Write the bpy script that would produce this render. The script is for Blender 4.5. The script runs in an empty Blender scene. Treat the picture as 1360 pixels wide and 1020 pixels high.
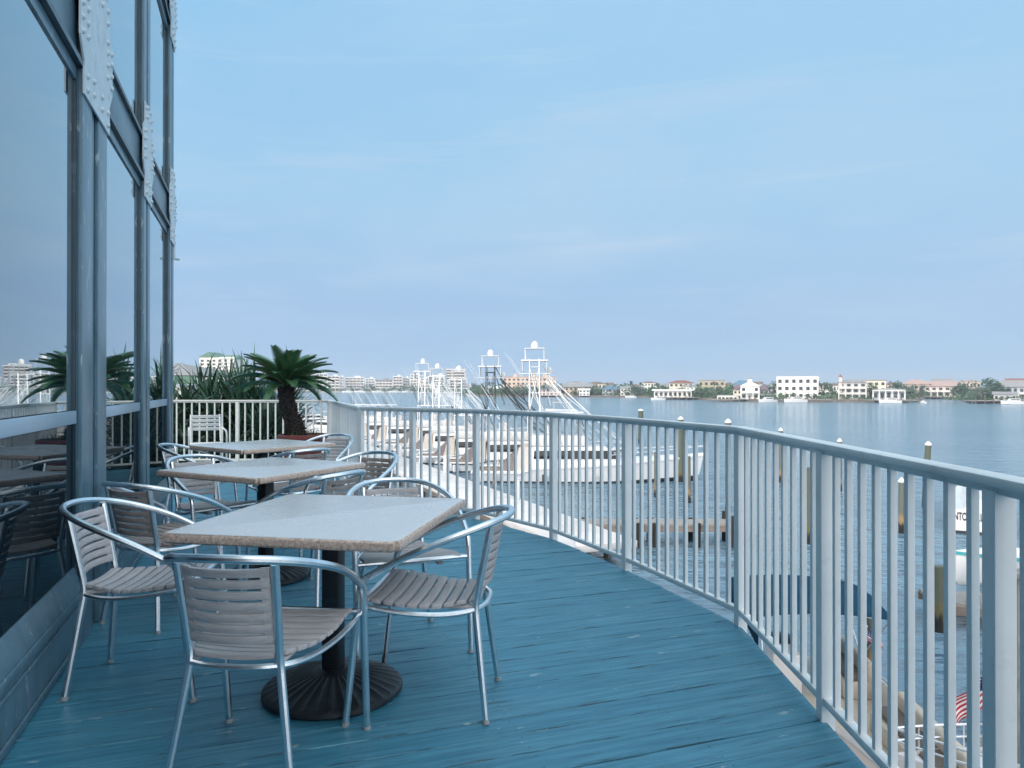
import bpy, bmesh, math, random
from mathutils import Vector, Matrix
R = math.radians
rnd = random.Random(7)
sc = bpy.context.scene
COL = sc.collection
F = 960.0; HX = 680.0; HY = 514.0; CZ = 1.284      # photo focal length (px), horizon and eye height
WZ = -5.65                                          # water level (deck top is z = 0)

def at(px, py, Y):
    return Vector(((px - HX) / F * Y, Y, CZ - (py - HY) / F * Y))
def atz(px, py, z):
    Y = (CZ - z) * F / (py - HY)
    return Vector(((px - HX) / F * Y, Y, z))

# ------------------------------------------------------------------ materials
def nt(name):
    m = bpy.data.materials.new(name); m.use_nodes = True
    t = m.node_tree; b = t.nodes['Principled BSDF']
    return m, t, b
def N(t, typ, **kw):
    n = t.nodes.new(typ)
    for k, v in kw.items():
        setattr(n, k, v)
    return n
def val(t, op, a, b=None, c=None, clamp=False):
    n = N(t, 'ShaderNodeMath', operation=op, use_clamp=clamp)
    for i, x in enumerate((a, b, c)):
        if x is None: continue
        if isinstance(x, (int, float)): n.inputs[i].default_value = x
        else: t.links.new(x, n.inputs[i])
    return n.outputs[0]
def mixc(t, f, a, b, mode='MIX'):
    n = N(t, 'ShaderNodeMix', data_type='RGBA', blend_type=mode)
    for i, x in ((0, f), (6, a), (7, b)):
        if isinstance(x, (int, float)): n.inputs[i].default_value = x
        elif isinstance(x, tuple): n.inputs[i].default_value = (*x[:3], 1)
        else: t.links.new(x, n.inputs[i])
    return n.outputs[2]
def coords(t, scale=(1, 1, 1), kind='Object'):
    tc = N(t, 'ShaderNodeTexCoord'); mp = N(t, 'ShaderNodeMapping')
    mp.inputs['Scale'].default_value = scale
    t.links.new(tc.outputs[kind], mp.inputs['Vector'])
    return mp.outputs[0]
def noise(t, vec, scale, detail=4, rough=.55, dist=0):
    n = N(t, 'ShaderNodeTexNoise')
    n.inputs['Scale'].default_value = scale; n.inputs['Detail'].default_value = detail
    n.inputs['Roughness'].default_value = rough; n.inputs['Distortion'].default_value = dist
    t.links.new(vec, n.inputs['Vector'])
    return n.outputs['Fac']
def rng(t, x, a, b, c, d):
    n = N(t, 'ShaderNodeMapRange'); n.inputs[1].default_value = a; n.inputs[2].default_value = b
    n.inputs[3].default_value = c; n.inputs[4].default_value = d
    t.links.new(x, n.inputs[0]); return n.outputs[0]
def bumpn(t, b, h, strength, dist):
    n = N(t, 'ShaderNodeBump'); n.inputs['Strength'].default_value = strength; n.inputs['Distance'].default_value = dist
    t.links.new(h, n.inputs['Height']); t.links.new(n.outputs[0], b.inputs['Normal']); return n
def pm(name, col, rough=.5, metal=0, var=.15, vs=4, st=(1, 1, 1), bump=0, bs=40, spec=.5, dirt=None, ds=3, kind='Object'):
    m, t, b = nt(name)
    v = coords(t, st, kind)
    n1 = noise(t, v, vs)
    c = mixc(t, rng(t, n1, .3, .7, 0, 1), tuple(x * (1 - var) for x in col), tuple(min(1, x * (1 + var)) for x in col))
    if dirt:
        n2 = noise(t, v, ds, 6, .65)
        c = mixc(t, rng(t, n2, .55, .72, 0, .8), c, dirt)
    t.links.new(c, b.inputs['Base Color'])
    b.inputs['Roughness'].default_value = rough; b.inputs['Metallic'].default_value = metal
    b.inputs['Specular IOR Level'].default_value = spec
    if bump:
        bumpn(t, b, noise(t, v, bs, 5, .6), bump, .01)
    return m

M = {}
# deck paint: planks run along local X
def deck_mat():
    m, t, b = nt('deck_paint')
    tc = N(t, 'ShaderNodeTexCoord'); sp = N(t, 'ShaderNodeSeparateXYZ'); t.links.new(tc.outputs['Object'], sp.inputs[0])
    row = val(t, 'FLOOR', val(t, 'DIVIDE', sp.outputs[1], .140))
    wn = N(t, 'ShaderNodeTexWhiteNoise', noise_dimensions='1D'); t.links.new(row, wn.inputs['W'])
    mp = coords(t, (1.6, 26, 1)); g1 = noise(t, mp, 1.5, 6, .65)
    mp2 = coords(t, (3.2, 55, 1)); g2 = noise(t, mp2, 1.6, 5, .6)
    big = noise(t, coords(t), .9, 3, .5)
    c = mixc(t, rng(t, wn.outputs[0], 0, 1, 0, 1), (.048, .245, .362), (.070, .285, .402))
    c = mixc(t, rng(t, big, .35, .65, 0, .35), c, (.046, .250, .350))
    c = mixc(t, rng(t, g1, .40, .68, 0, .75), c, (.022, .130, .205))
    fr = val(t, 'FRACT', val(t, 'DIVIDE', sp.outputs[1], .140)); ed = val(t, 'ABSOLUTE', val(t, 'SUBTRACT', fr, .5))
    g2 = val(t, 'ADD', g2, rng(t, ed, .40, .5, 0, .13))
    crack = rng(t, g2, .61, .69, 0, .78)
    c = mixc(t, crack, c, (.014, .05, .078))
    chip = noise(t, coords(t, (5, 14, 1)), 1.15, 5, .6)
    worn = noise(t, coords(t, (.8, 5, 1)), 1.4, 6, .65)
    c = mixc(t, rng(t, worn, .52, .70, 0, .38), c, (.105, .300, .385))
    chipf = rng(t, chip, .665, .69, 0, .85)
    c = mixc(t, chipf, c, (.34, .44, .47))
    sx_ = val(t, 'MULTIPLY', val(t, 'ABSOLUTE', val(t, 'SUBTRACT', val(t, 'FRACT', val(t, 'DIVIDE', sp.outputs[0], .61)), .5)), .61)
    sy_ = val(t, 'MULTIPLY', val(t, 'ABSOLUTE', val(t, 'SUBTRACT', ed, .27)), .140)
    sd = val(t, 'SQRT', val(t, 'ADD', val(t, 'MULTIPLY', sx_, sx_), val(t, 'MULTIPLY', sy_, sy_)))
    c = mixc(t, rng(t, sd, .0035, .0055, .75, 0), c, (.012, .05, .075))
    t.links.new(c, b.inputs['Base Color'])
    t.links.new(rng(t, g1, .3, .7, .36, .54), b.inputs['Roughness'])
    b.inputs['Specular IOR Level'].default_value = .6
    h = val(t, 'ADD', val(t, 'MULTIPLY', g1, .6), val(t, 'SUBTRACT', 0, val(t, 'MULTIPLY', crack, .9)))
    bumpn(t, b, h, .55, .006)
    return m
M['deck'] = deck_mat()
M['fascia'] = pm('fascia_board', (.30, .36, .40), .6, dirt=(.10, .13, .15), ds=5, bump=.2)
M['rail'] = pm('railing_paint', (.76, .80, .81), .42, var=.06, vs=3, dirt=(.58, .61, .60), ds=7, bump=.04, bs=60)
M['rail_back'] = pm('cream_railing_paint', (.62, .64, .62), .45, var=.06, dirt=(.45, .46, .44), ds=8)
def facade_mat(name, a, d):
    m, t, b = nt(name)
    v = coords(t, (6, 6, 1.1)); n1 = noise(t, v, 2.5, 6, .6)
    c = mixc(t, rng(t, n1, .35, .68, 0, 1), a, tuple(x * .72 for x in a))
    pe = noise(t, coords(t, (9, 9, 2.4)), 2.4, 7, .7)
    c = mixc(t, rng(t, pe, .60, .65, 0, .85), c, d)
    t.links.new(c, b.inputs['Base Color']); b.inputs['Roughness'].default_value = .3
    bumpn(t, b, pe, .25, .006)
    return m
M['facade'] = facade_mat('facade_paint', (.115, .215, .285), (.40, .50, .54))
M['facade_dark'] = facade_mat('facade_dark_paint', (.018, .050, .075), (.05, .10, .13))
M['beam'] = facade_mat('beam_paint', (.090, .175, .23), (.06, .12, .155))
M['plate'] = pm('gusset_paint', (.52, .62, .67), .42, var=.08, vs=9, dirt=(.27, .33, .38), ds=12, bump=.1)
M['midrail'] = pm('midrail_paint', (.30, .42, .53), .3, var=.05)
M['roofing'] = pm('roofing', (.20, .24, .27), .7)
def glass_mat(name, f0, f1):
    # coated glass: reflection rises towards grazing angles over a dark tinted body
    m, t, b = nt(name)
    n = noise(t, coords(t), 1.3, 2)
    t.links.new(mixc(t, n, (.006, .012, .018), (.010, .02, .028)), b.inputs['Base Color'])
    b.inputs['Roughness'].default_value = .2; b.inputs['Specular IOR Level'].default_value = 0
    lw = N(t, 'ShaderNodeLayerWeight'); lw.inputs['Blend'].default_value = .5
    gl = N(t, 'ShaderNodeBsdfGlossy'); gl.inputs['Roughness'].default_value = .012; gl.inputs['Color'].default_value = (.90, .97, 1, 1)
    mx = N(t, 'ShaderNodeMixShader')
    t.links.new(val(t, 'ADD', val(t, 'MULTIPLY', val(t, 'POWER', lw.outputs['Facing'], 2.0), f1), f0), mx.inputs[0])
    t.links.new(b.outputs[0], mx.inputs[1]); t.links.new(gl.outputs[0], mx.inputs[2])
    t.links.new(mx.outputs[0], t.nodes['Material Output'].inputs['Surface'])
    return m
M['glass'] = glass_mat('mirrored_glass', .08, .92); M['glass_low'] = glass_mat('tinted_glass', .03, .27)
M['alu'] = pm('brushed_aluminium', (.80, .84, .87), .27, 1, var=.08, vs=5, st=(3, 3, 3), bump=.02, bs=120)
M['cap'] = pm('grey_rubber', (.35, .37, .38), .6)
def slat_mat(name, a, bcol):
    m, t, b = nt(name)
    n1 = noise(t, coords(t, (5, 60, 60)), 1.6, 5, .6)
    n2 = noise(t, coords(t), 3.2, 4, .6)
    c = mixc(t, rng(t, n1, .3, .7, 0, 1), a, bcol)
    c = mixc(t, rng(t, n2, .5, .75, 0, .7), c, (.50, .49, .48))
    t.links.new(c, b.inputs['Base Color']); b.inputs['Roughness'].default_value = .62
    bumpn(t, b, n1, .5, .003)
    return m
M['slat'] = slat_mat('weathered_grey_wood', (.52, .505, .515), (.38, .36, .365))
M['slat_brown'] = slat_mat('weathered_brown_wood', (.37, .33, .31), (.25, .22, .205))
M['white_metal'] = pm('white_chair_paint', (.72, .74, .74), .4, var=.05)
def top_mat():
    m, t, b = nt('pale_stone_top')
    v = coords(t)
    n1 = noise(t, v, 190, 3, .7); n2 = noise(t, v, 5, 5, .6)
    c = mixc(t, rng(t, n1, .35, .65, 0, 1), (.69, .69, .69), (.77, .77, .77))
    c = mixc(t, rng(t, n2, .5, .72, 0, .3), c, (.62, .62, .64))
    t.links.new(c, b.inputs['Base Color'])
    t.links.new(rng(t, n2, .3, .7, .24, .30), b.inputs['Roughness'])
    return m
def granite_mat():
    m, t, b = nt('speckled_granite_edge')
    v = coords(t)
    n1 = noise(t, v, 70, 3, .75); n2 = noise(t, v, 120, 3, .7)
    c = mixc(t, rng(t, n1, .35, .62, 0, 1), (.37, .275, .225), (.70, .57, .49))
    c = mixc(t, rng(t, n2, .60, .66, 0, .85), c, (.055, .045, .045))
    t.links.new(c, b.inputs['Base Color']); b.inputs['Roughness'].default_value = .42
    return m
M['top'] = top_mat(); M['granite'] = granite_mat()
M['iron'] = pm('black_cast_iron', (.012, .016, .02), .42, .0, var=.3, vs=12, dirt=(.04, .055, .065), ds=9, bump=.15)
M['terracotta'] = pm('terracotta', (.22, .052, .042), .55, var=.25, vs=7, dirt=(.11, .045, .04))
M['soil'] = pm('soil', (.05, .04, .03), .9, var=.4, vs=30)
M['palm_trunk'] = pm('palm_trunk_bark', (.038, .030, .028), .9, var=.5, vs=25, bump=.5)
def leaf_mat(name, a, bcol, rough=.45, trans=.0):
    m, t, b = nt(name)
    g = N(t, 'ShaderNodeNewGeometry')
    n2 = noise(t, coords(t), .9, 3)
    f = val(t, 'ADD', val(t, 'MULTIPLY', g.outputs['Random Per Island'], .65), val(t, 'MULTIPLY', n2, .35))
    t.links.new(mixc(t, f, a, bcol), b.inputs['Base Color']); b.inputs['Roughness'].default_value = rough
    return m
M['sago'] = leaf_mat('sago_leaf', (.026, .095, .048), (.085, .215, .090), .35)
M['rachis'] = pm('frond_stalk', (.14, .15, .07), .5)
M['strap'] = leaf_mat('strap_leaf', (.018, .060, .045), (.075, .150, .095), .45)
M['shrub'] = leaf_mat('shrub_leaf', (.012, .036, .030), (.035, .085, .055), .6)
M['tree_a'] = leaf_mat('tree_leaf_dark', (.020, .055, .035), (.050, .100, .055), .7)
M['tree_b'] = leaf_mat('tree_leaf_mid', (.035, .085, .045), (.080, .135, .065), .7)
M['tree_c'] = leaf_mat('tree_leaf_grey', (.050, .085, .065), (.095, .130, .095), .7)
M['bark'] = pm('bark', (.12, .095, .075), .9, var=.3)
M['pile'] = None
def pile_mat(name, hi, lo, dark):
    m, t, b = nt(name)
    tc = N(t, 'ShaderNodeTexCoord'); sp = N(t, 'ShaderNodeSeparateXYZ'); t.links.new(tc.outputs['Object'], sp.inputs[0])
    n1 = noise(t, coords(t, (8, 8, 1)), 1.5, 5, .65)
    z = val(t, 'ADD', sp.outputs[2], val(t, 'MULTIPLY', val(t, 'SUBTRACT', n1, .5), .9))
    c = mixc(t, rng(t, z, .7, 1.0, 0, 1), lo, hi)
    c = mixc(t, rng(t, z, .35, .6, 1, 0), c, dark)
    c = mixc(t, rng(t, n1, .5, .75, 0, .5), c, (.06, .055, .045))
    t.links.new(c, b.inputs['Base Color']); b.inputs['Roughness'].default_value = .85
    bumpn(t, b, n1, .6, .03)
    return m
M['pile'] = pile_mat('weathered_piling', (.135, .145, .12), (.33, .215, .11), (.018, .016, .015))
M['pile_green'] = pile_mat('algae_piling', (.10, .115, .085), (.13, .115, .06), (.012, .013, .012))
M['cap_white'] = pm('white_cap', (.80, .80, .78), .5)
M['dockwood'] = pm('grey_dock_wood', (.28, .265, .25), .8, var=.2, vs=2.5, st=(1, 6, 1), dirt=(.2, .17, .15), ds=2, bump=.2)
M['dockbrown'] = pm('brown_dock_wood', (.215, .175, .15), .8, var=.25, vs=2, dirt=(.13, .10, .08), ds=2, bump=.2)
M['concrete'] = pm('pale_dock_concrete', (.60, .58, .57), .8, var=.1, vs=.7, dirt=(.42, .40, .39), ds=1.2)
M['gel'] = pm('white_gelcoat', (.70, .70, .71), .22, var=.03, vs=.7)
M['hullgrey'] = pm('off_white_hull', (.70, .70, .72), .25, var=.05, vs=.5)  # plain off-white, close to the gelcoat tone
M['antifoul'] = pm('dark_antifouling', (.02, .025, .035), .6)
M['blackglass'] = pm('black_boat_window', (.012, .014, .018), .08, var=.2)
M['teak'] = pm('teak_cockpit', (.30, .20, .13), .6, var=.2, vs=3, st=(1, 8, 1))
M['tan'] = pm('tan_upholstery', (.52, .46, .38), .6, var=.08, vs=4, bump=.05)
M['brownvinyl'] = pm('brown_vinyl', (.12, .095, .08), .55)
M['boatmetal'] = pm('boat_tubing', (.78, .80, .82), .25, .6, var=.04)
M['blackmetal'] = pm('black_boat_tubing', (.03, .035, .04), .4)
M['curtain'] = pm('pale_curtain', (.58, .54, .50), .8, var=.08); M['opening_shade'] = pm('cockpit_opening_shade', (.20, .175, .17), .8, var=.1)
M['canvas'] = pm('navy_canvas', (.018, .060, .105), .9, spec=.05, var=.15, vs=3, bump=.1)
M['teal'] = pm('teal_stripe', (.06, .34, .36), .3)
M['flag_red'] = pm('flag_red', (.50, .02, .045), .7); M['flag_white'] = pm('flag_white', (.78, .77, .77), .7); M['flag_blue'] = pm('flag_blue', (.02, .03, .12), .7)
M['ink'] = pm('black_lettering', (.01, .01, .012), .4)
M['red'] = pm('red_paint', (.50, .03, .04), .4)
def walls(name, c, v=.06): return pm(name, c, .8, var=v, vs=.25, kind='Object')
for nm, c in dict(w_white=(.78, .77, .74), w_cream=(.70, .64, .54), w_grey=(.50, .50, .50), w_pink=(.64, .54, .50), w_tan=(.56, .43, .33), w_orange=(.58, .45, .36),
                  w_olive=(.42, .38, .28), w_palepink=(.66, .58, .55), w_brown=(.36, .30, .27), w_bluegrey=(.42, .46, .50)).items():
    M[nm] = walls(nm + '_render', c)
for nm, c in dict(r_red=(.24, .10, .085), r_brown=(.17, .12, .10), r_grey=(.26, .26, .27), r_blue=(.10, .19, .28), r_pink=(.40, .29, .26), r_green=(.10, .20, .16),
                  r_purple=(.17, .12, .14), r_white=(.74, .73, .71)).items():
    M[nm] = pm(nm + '_roofing', c, .8, var=.12, vs=1.5)
M['wind'] = pm('window_dark', (.035, .045, .055), .15, var=.3, vs=.6)
M['land'] = pm('land_ground', (.15, .16, .11), .9, var=.3, vs=.05)
M['sand'] = pm('pale_bank', (.42, .38, .33), .9, var=.15, vs=.1)
M['bulkhead'] = pm('bulkhead_wood', (.15, .13, .115), .9, var=.3, vs=.4)
M['soilbed'] = pm('mulch_bed', (.045, .04, .03), .95, var=.4, vs=3)
def water_mat():
    m, t, b = nt('bay_water')
    v = coords(t, (.55, 1, 1))
    n0 = noise(t, v, .045, 3, .5); n1 = noise(t, v, .55, 3, .55, .4); n2 = noise(t, v, 2.1, 4, .6, .3)
    c = mixc(t, rng(t, n0, .35, .65, 0, 1), (.145, .245, .325), (.170, .275, .360))
    t.links.new(c, b.inputs['Base Color']); b.inputs['Roughness'].default_value = .12; b.inputs['IOR'].default_value = 1.33
    h = val(t, 'ADD', val(t, 'MULTIPLY', n1, 1.0), val(t, 'MULTIPLY', n2, .32))
    bumpn(t, b, h, 1.0, .95)
    return m
M['water'] = water_mat()

# ------------------------------------------------------------------ mesh helpers
def cat(pts, k=6, closed=False):
    P = [Vector(p) for p in pts]; n = len(P); out = []
    for i in range(n if closed else n - 1):
        a, b, c, d = (P[(i + j) % n] if closed else P[min(max(i + j, 0), n - 1)] for j in (-1, 0, 1, 2))
        for q in range(k):
            u = q / k
            out.append(.5 * ((2 * b) + (c - a) * u + (2 * a - 5 * b + 4 * c - d) * u * u + (3 * b - a - 3 * c + d) * u ** 3))
    if not closed: out.append(P[-1])
    return out
class MB:
    def __init__(s): s.v = []; s.f = []; s.m = []
    def add(s, vs, fs, mi=0):
        o = len(s.v); s.v += [tuple(x) for x in vs]; s.f += [tuple(i + o for i in f) for f in fs]; s.m += [mi] * len(fs); return s
    def box(s, c, d, rz=0, mi=0, ry=0, rx=0):
        mt = Matrix.Translation(c) @ Matrix.Rotation(rz, 4, 'Z') @ Matrix.Rotation(ry, 4, 'Y') @ Matrix.Rotation(rx, 4, 'X')
        vs = [mt @ Vector((x * d[0] / 2, y * d[1] / 2, z * d[2] / 2)) for x in (-1, 1) for y in (-1, 1) for z in (-1, 1)]
        return s.add(vs, [(0, 1, 3, 2), (4, 6, 7, 5), (0, 4, 5, 1), (2, 3, 7, 6), (0, 2, 6, 4), (1, 5, 7, 3)], mi)
    def beam(s, a, b, w, h, up=(0, 0, 1), mi=0):
        a, b = Vector(a), Vector(b); d = (b - a).normalized(); r = d.cross(Vector(up)).normalized(); u = r.cross(d)
        vs = [p + r * x * w / 2 + u * z * h / 2 for p in (a, b) for x, z in ((-1, -1), (1, -1), (1, 1), (-1, 1))]
        return s.add(vs, [(3, 2, 1, 0), (4, 5, 6, 7), (0, 1, 5, 4), (1, 2, 6, 5), (2, 3, 7, 6), (3, 0, 4, 7)], mi)
    def tube(s, pts, r, n=8, closed=False, cap=True, mi=0):
        P = [Vector(p) for p in pts]; k = len(P)
        if not isinstance(r, (list, tuple)): r = [r] * k
        T = []
        for i in range(k):
            a = P[(i - 1) % k] if closed else P[max(i - 1, 0)]; b = P[(i + 1) % k] if closed else P[min(i + 1, k - 1)]
            d = b - a; T.append(d.normalized() if d.length > 1e-9 else Vector((0, 0, 1)))
        u = T[0].orthogonal().normalized(); vs = []
        for i in range(k):
            u = (u - T[i] * u.dot(T[i])).normalized(); w = T[i].cross(u)
            for j in range(n):
                a = 2 * math.pi * j / n; vs.append(P[i] + (u * math.cos(a) + w * math.sin(a)) * r[i])
        fs = []
        for i in range(k if closed else k - 1):
            i2 = (i + 1) % k
            for j in range(n):
                j2 = (j + 1) % n; fs.append((i * n + j, i * n + j2, i2 * n + j2, i2 * n + j))
        if cap and not closed:
            fs += [tuple(range(n - 1, -1, -1)), tuple((k - 1) * n + j for j in range(n))]
        return s.add(vs, fs, mi)
    def lathe(s, c, prof, n=24, mi=0):
        vs = []; fs = []; k = len(prof)
        for r, z in prof:
            for j in range(n):
                a = 2 * math.pi * j / n; vs.append((c[0] + r * math.cos(a), c[1] + r * math.sin(a), c[2] + z))
        for i in range(k - 1):
            for j in range(n):
                j2 = (j + 1) % n; fs.append((i * n + j, i * n + j2, (i + 1) * n + j2, (i + 1) * n + j))
        fs += [tuple(range(n - 1, -1, -1)), tuple((k - 1) * n + j for j in range(n))]
        return s.add(vs, fs, mi)
    def ball(s, c, r, n=12, m=8, sc=(1, 1, 1), mi=0):
        return s.lathe_s(c, [(math.sin(math.pi * i / m) * r, -math.cos(math.pi * i / m) * r) for i in range(1, m)], n, sc, mi)
    def lathe_s(s, c, prof, n, q, mi=0):
        o = len(s.v); s.lathe((0, 0, 0), prof, n, mi)
        for i in range(o, len(s.v)):
            x, y, z = s.v[i]; s.v[i] = (c[0] + x * q[0], c[1] + y * q[1], c[2] + z * q[2])
        return s
    def prism(s, poly, z0, z1, mi=0):
        n = len(poly); vs = [(x, y, z0) for x, y in poly] + [(x, y, z1) for x, y in poly]
        return s.add(vs, [tuple(range(n - 1, -1, -1)), tuple(range(n, 2 * n))] + [(i, (i + 1) % n, n + (i + 1) % n, n + i) for i in range(n)], mi)
    def build(s, name, mats, parent=None, bevel=0, smooth=True, ang=35, seg=2):
        me = bpy.data.meshes.new(name); me.from_pydata(s.v, [], s.f)
        mats = mats if isinstance(mats, (list, tuple)) else [mats]
        for m in mats: me.materials.append(m)
        if len(mats) > 1: me.polygons.foreach_set('material_index', s.m)
        if bevel:
            bm = bmesh.new(); bm.from_mesh(me)
            es = [e for e in bm.edges if len(e.link_faces) == 2 and e.calc_face_angle(0) > R(30)]
            bmesh.ops.bevel(bm, geom=es, offset=bevel, segments=seg, affect='EDGES', profile=.5, clamp_overlap=True)
            bm.to_mesh(me); bm.free()
        if smooth:
            me.polygons.foreach_set('use_smooth', [True] * len(me.polygons)); me.set_sharp_from_angle(angle=R(ang))
        me.update()
        o = bpy.data.objects.new(name, me); COL.objects.link(o)
        if parent: o.parent = parent
        return o
def tag(o, label=None, cat_=None, group=None, kind=None):
    if label: o['label'] = label
    if cat_: o['category'] = cat_
    if group: o['group'] = group
    if kind: o['kind'] = kind
    return o
def thing(name, label, cat_, loc=(0, 0, 0), rz=0, group=None):
    o = bpy.data.objects.new(name, None); COL.objects.link(o); o.location = loc; o.rotation_euler = (0, 0, rz)
    o.empty_display_size = .1
    return tag(o, label, cat_, group)
def copy_tree(o, parent=None):
    c = o.copy(); COL.objects.link(c)
    if parent: c.parent = parent
    for ch in list(o.children): copy_tree(ch, c)
    return c

# ------------------------------------------------------------------ camera, world, light
cam = bpy.data.cameras.new('camera'); co = bpy.data.objects.new('camera', cam); COL.objects.link(co)
cam.sensor_width = 36; cam.lens = 36 * F / 1360; cam.clip_start = .05; cam.clip_end = 12000
co.location = (0, 0, CZ); co.rotation_euler = (R(90) + math.atan(4 / F), 0, 0)
sc.camera = co
SUN = Vector((-.70, -.60, .40)).normalized()
def world():
    w = bpy.data.worlds.new('World'); sc.world = w; w.use_nodes = True; t = w.node_tree
    bg = t.nodes['Background']; bg.inputs['Strength'].default_value = .10
    sky = N(t, 'ShaderNodeTexSky', sky_type='NISHITA'); sky.sun_disc = False
    sky.sun_elevation = math.asin(SUN.z); sky.sun_rotation = math.atan2(SUN.x, SUN.y)
    sky.air_density = 1.0; sky.dust_density = 2.0; sky.ozone_density = 2.0
    tc = N(t, 'ShaderNodeTexCoord'); sp = N(t, 'ShaderNodeSeparateXYZ'); t.links.new(tc.outputs['Generated'], sp.inputs[0])
    x, y, z = sp.outputs
    # thin high haze veil over the bay: colour by elevation
    rp = N(t, 'ShaderNodeValToRGB'); t.links.new(z, rp.inputs[0])
    stops = [(0, (.300, .525, .82)), (.10, (.290, .505, .80)), (.24, (.290, .570, .845)), (.46, (.230, .55, .865)), (.62, (.45, .78, 1.02)), (1, (.85, 1.15, 1.35))]  # stops above the view are brightened as fill for the deck
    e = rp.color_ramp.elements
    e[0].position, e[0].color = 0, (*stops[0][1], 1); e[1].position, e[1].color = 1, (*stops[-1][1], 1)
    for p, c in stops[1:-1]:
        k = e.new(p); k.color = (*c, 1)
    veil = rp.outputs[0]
    # brighter towards +X
    side = rng(t, x, -.35, .75, 0, .34)
    veil = mixc(t, side, veil, (.44, .68, .89))
    # soft streaky cloud
    zz = val(t, 'ADD', z, .10)
    cb = N(t, 'ShaderNodeCombineXYZ')
    t.links.new(val(t, 'DIVIDE', x, zz), cb.inputs[0]); t.links.new(val(t, 'MULTIPLY', val(t, 'DIVIDE', y, zz), .9), cb.inputs[1])
    c1 = noise(t, cb.outputs[0], .55, 7, .58, .35)
    m2 = N(t, 'ShaderNodeMapping'); m2.inputs['Scale'].default_value = (.5, 1.5, 1); t.links.new(cb.outputs[0], m2.inputs[0])
    c2 = noise(t, m2.outputs[0], .9, 6, .6, .2)
    cl = val(t, 'MULTIPLY', rng(t, c1, .42, .72, 0, 1), rng(t, c2, .35, .7, .25, 1))
    cl = val(t, 'MULTIPLY', cl, rng(t, z, .03, .16, .15, 1))
    veil = mixc(t, val(t, 'MULTIPLY', cl, .62), veil, (.58, .75, .90))
    az = val(t, 'ARCTAN2', x, y); cb2 = N(t, 'ShaderNodeCombineXYZ')
    t.links.new(val(t, 'MULTIPLY', az, 1.5), cb2.inputs[0]); t.links.new(val(t, 'ADD', val(t, 'MULTIPLY', z, 17), val(t, 'MULTIPLY', az, -.55)), cb2.inputs[1])
    c3 = noise(t, cb2.outputs[0], 1.35, 7, .6, .5)
    veil = mixc(t, val(t, 'MULTIPLY', rng(t, c3, .54, .78, 0, .36), rng(t, z, .05, .14, .1, 1)), veil, (.62, .74, .88))
    q = val(t, 'DIVIDE', val(t, 'SUBTRACT', val(t, 'SUBTRACT', z, .178), val(t, 'MULTIPLY', az, .07)), .0085)
    g = val(t, 'DIVIDE', 1, val(t, 'ADD', 1, val(t, 'POWER', val(t, 'ABSOLUTE', q), 2.6)))
    wn_ = val(t, 'MULTIPLY', rng(t, az, -.14, .08, 0, 1), rng(t, az, .20, .33, 1, 0))
    g = val(t, 'MULTIPLY', val(t, 'MULTIPLY', g, wn_), rng(t, c3, .35, .6, .35, 1))
    veil = mixc(t, val(t, 'MULTIPLY', g, .40), veil, (.66, .73, .86))
    ten = N(t, 'ShaderNodeVectorMath', operation='SCALE'); ten.inputs['Scale'].default_value = 8.7
    t.links.new(veil, ten.inputs[0])
    # the veil covers the bay side; behind the viewer an added white fill takes over
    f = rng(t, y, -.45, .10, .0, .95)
    # white sky fill added to light deck and railing, warmer round the sun
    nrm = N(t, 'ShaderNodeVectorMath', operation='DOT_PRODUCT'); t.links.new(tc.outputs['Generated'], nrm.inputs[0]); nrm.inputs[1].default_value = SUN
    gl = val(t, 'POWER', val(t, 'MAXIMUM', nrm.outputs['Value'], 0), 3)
    rear_fill = mixc(t, gl, (23, 23.5, 24), (38, 35, 32))
    rear = mixc(t, .25, rear_fill, sky.outputs[0])
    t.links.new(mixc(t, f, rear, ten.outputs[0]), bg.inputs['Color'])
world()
sl = bpy.data.lights.new('sun', 'SUN'); sl.energy = 2.0; sl.angle = R(1.5); sl.color = (1, .93, .84)
so = bpy.data.objects.new('sun', sl); COL.objects.link(so); so.rotation_euler = SUN.to_track_quat('Z', 'Y').to_euler()
sc.view_settings.view_transform = 'Standard'; sc.view_settings.look = 'None'; sc.view_settings.exposure = .10; sc.view_settings.gamma = 1
sc.cycles.use_denoising = True
sc.cycles.max_bounces = 8; sc.cycles.volume_bounces = 0

# ------------------------------------------------------------------ setting: water, land
mb = MB(); mb.add([(-4000, -200, WZ), (4000, -200, WZ), (4000, 3800, WZ), (-4000, 3800, WZ)], [(0, 1, 2, 3)])
tag(mb.build('water', M['water'], smooth=False), kind='structure')
def land(name, poly, z0, z1, m):
    return tag(MB().prism(poly, z0, z1).build(name, m, smooth=False), kind='structure')
far = [(-420, 1180), (-282, 950), (-200, 935), (-116, 920), (-62, 790), (-34, 545), (8, 512), (50, 492), (92, 468), (98, 398), (113, 338), (146, 333), (172, 326), (196, 345),
       (232, 418), (258, 420), (196, 308), (206, 294), (330, 275), (900, 250), (3400, 250), (3400, 3400), (-3400, 3400), (-3400, 1180)]
land('far_shore', far, WZ - 1, WZ + 1.15, [M['sand']])
near = [(-3400, -180), (1.6, -180), (1.6, 11.5), (-3.2, 14.0), (-9, 24), (-24, 62), (-48, 142), (-238, 702), (-420, 1180), (-3400, 1180)]
land('near_ground', near, WZ - 1, -4.75, [M['land']])

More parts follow.
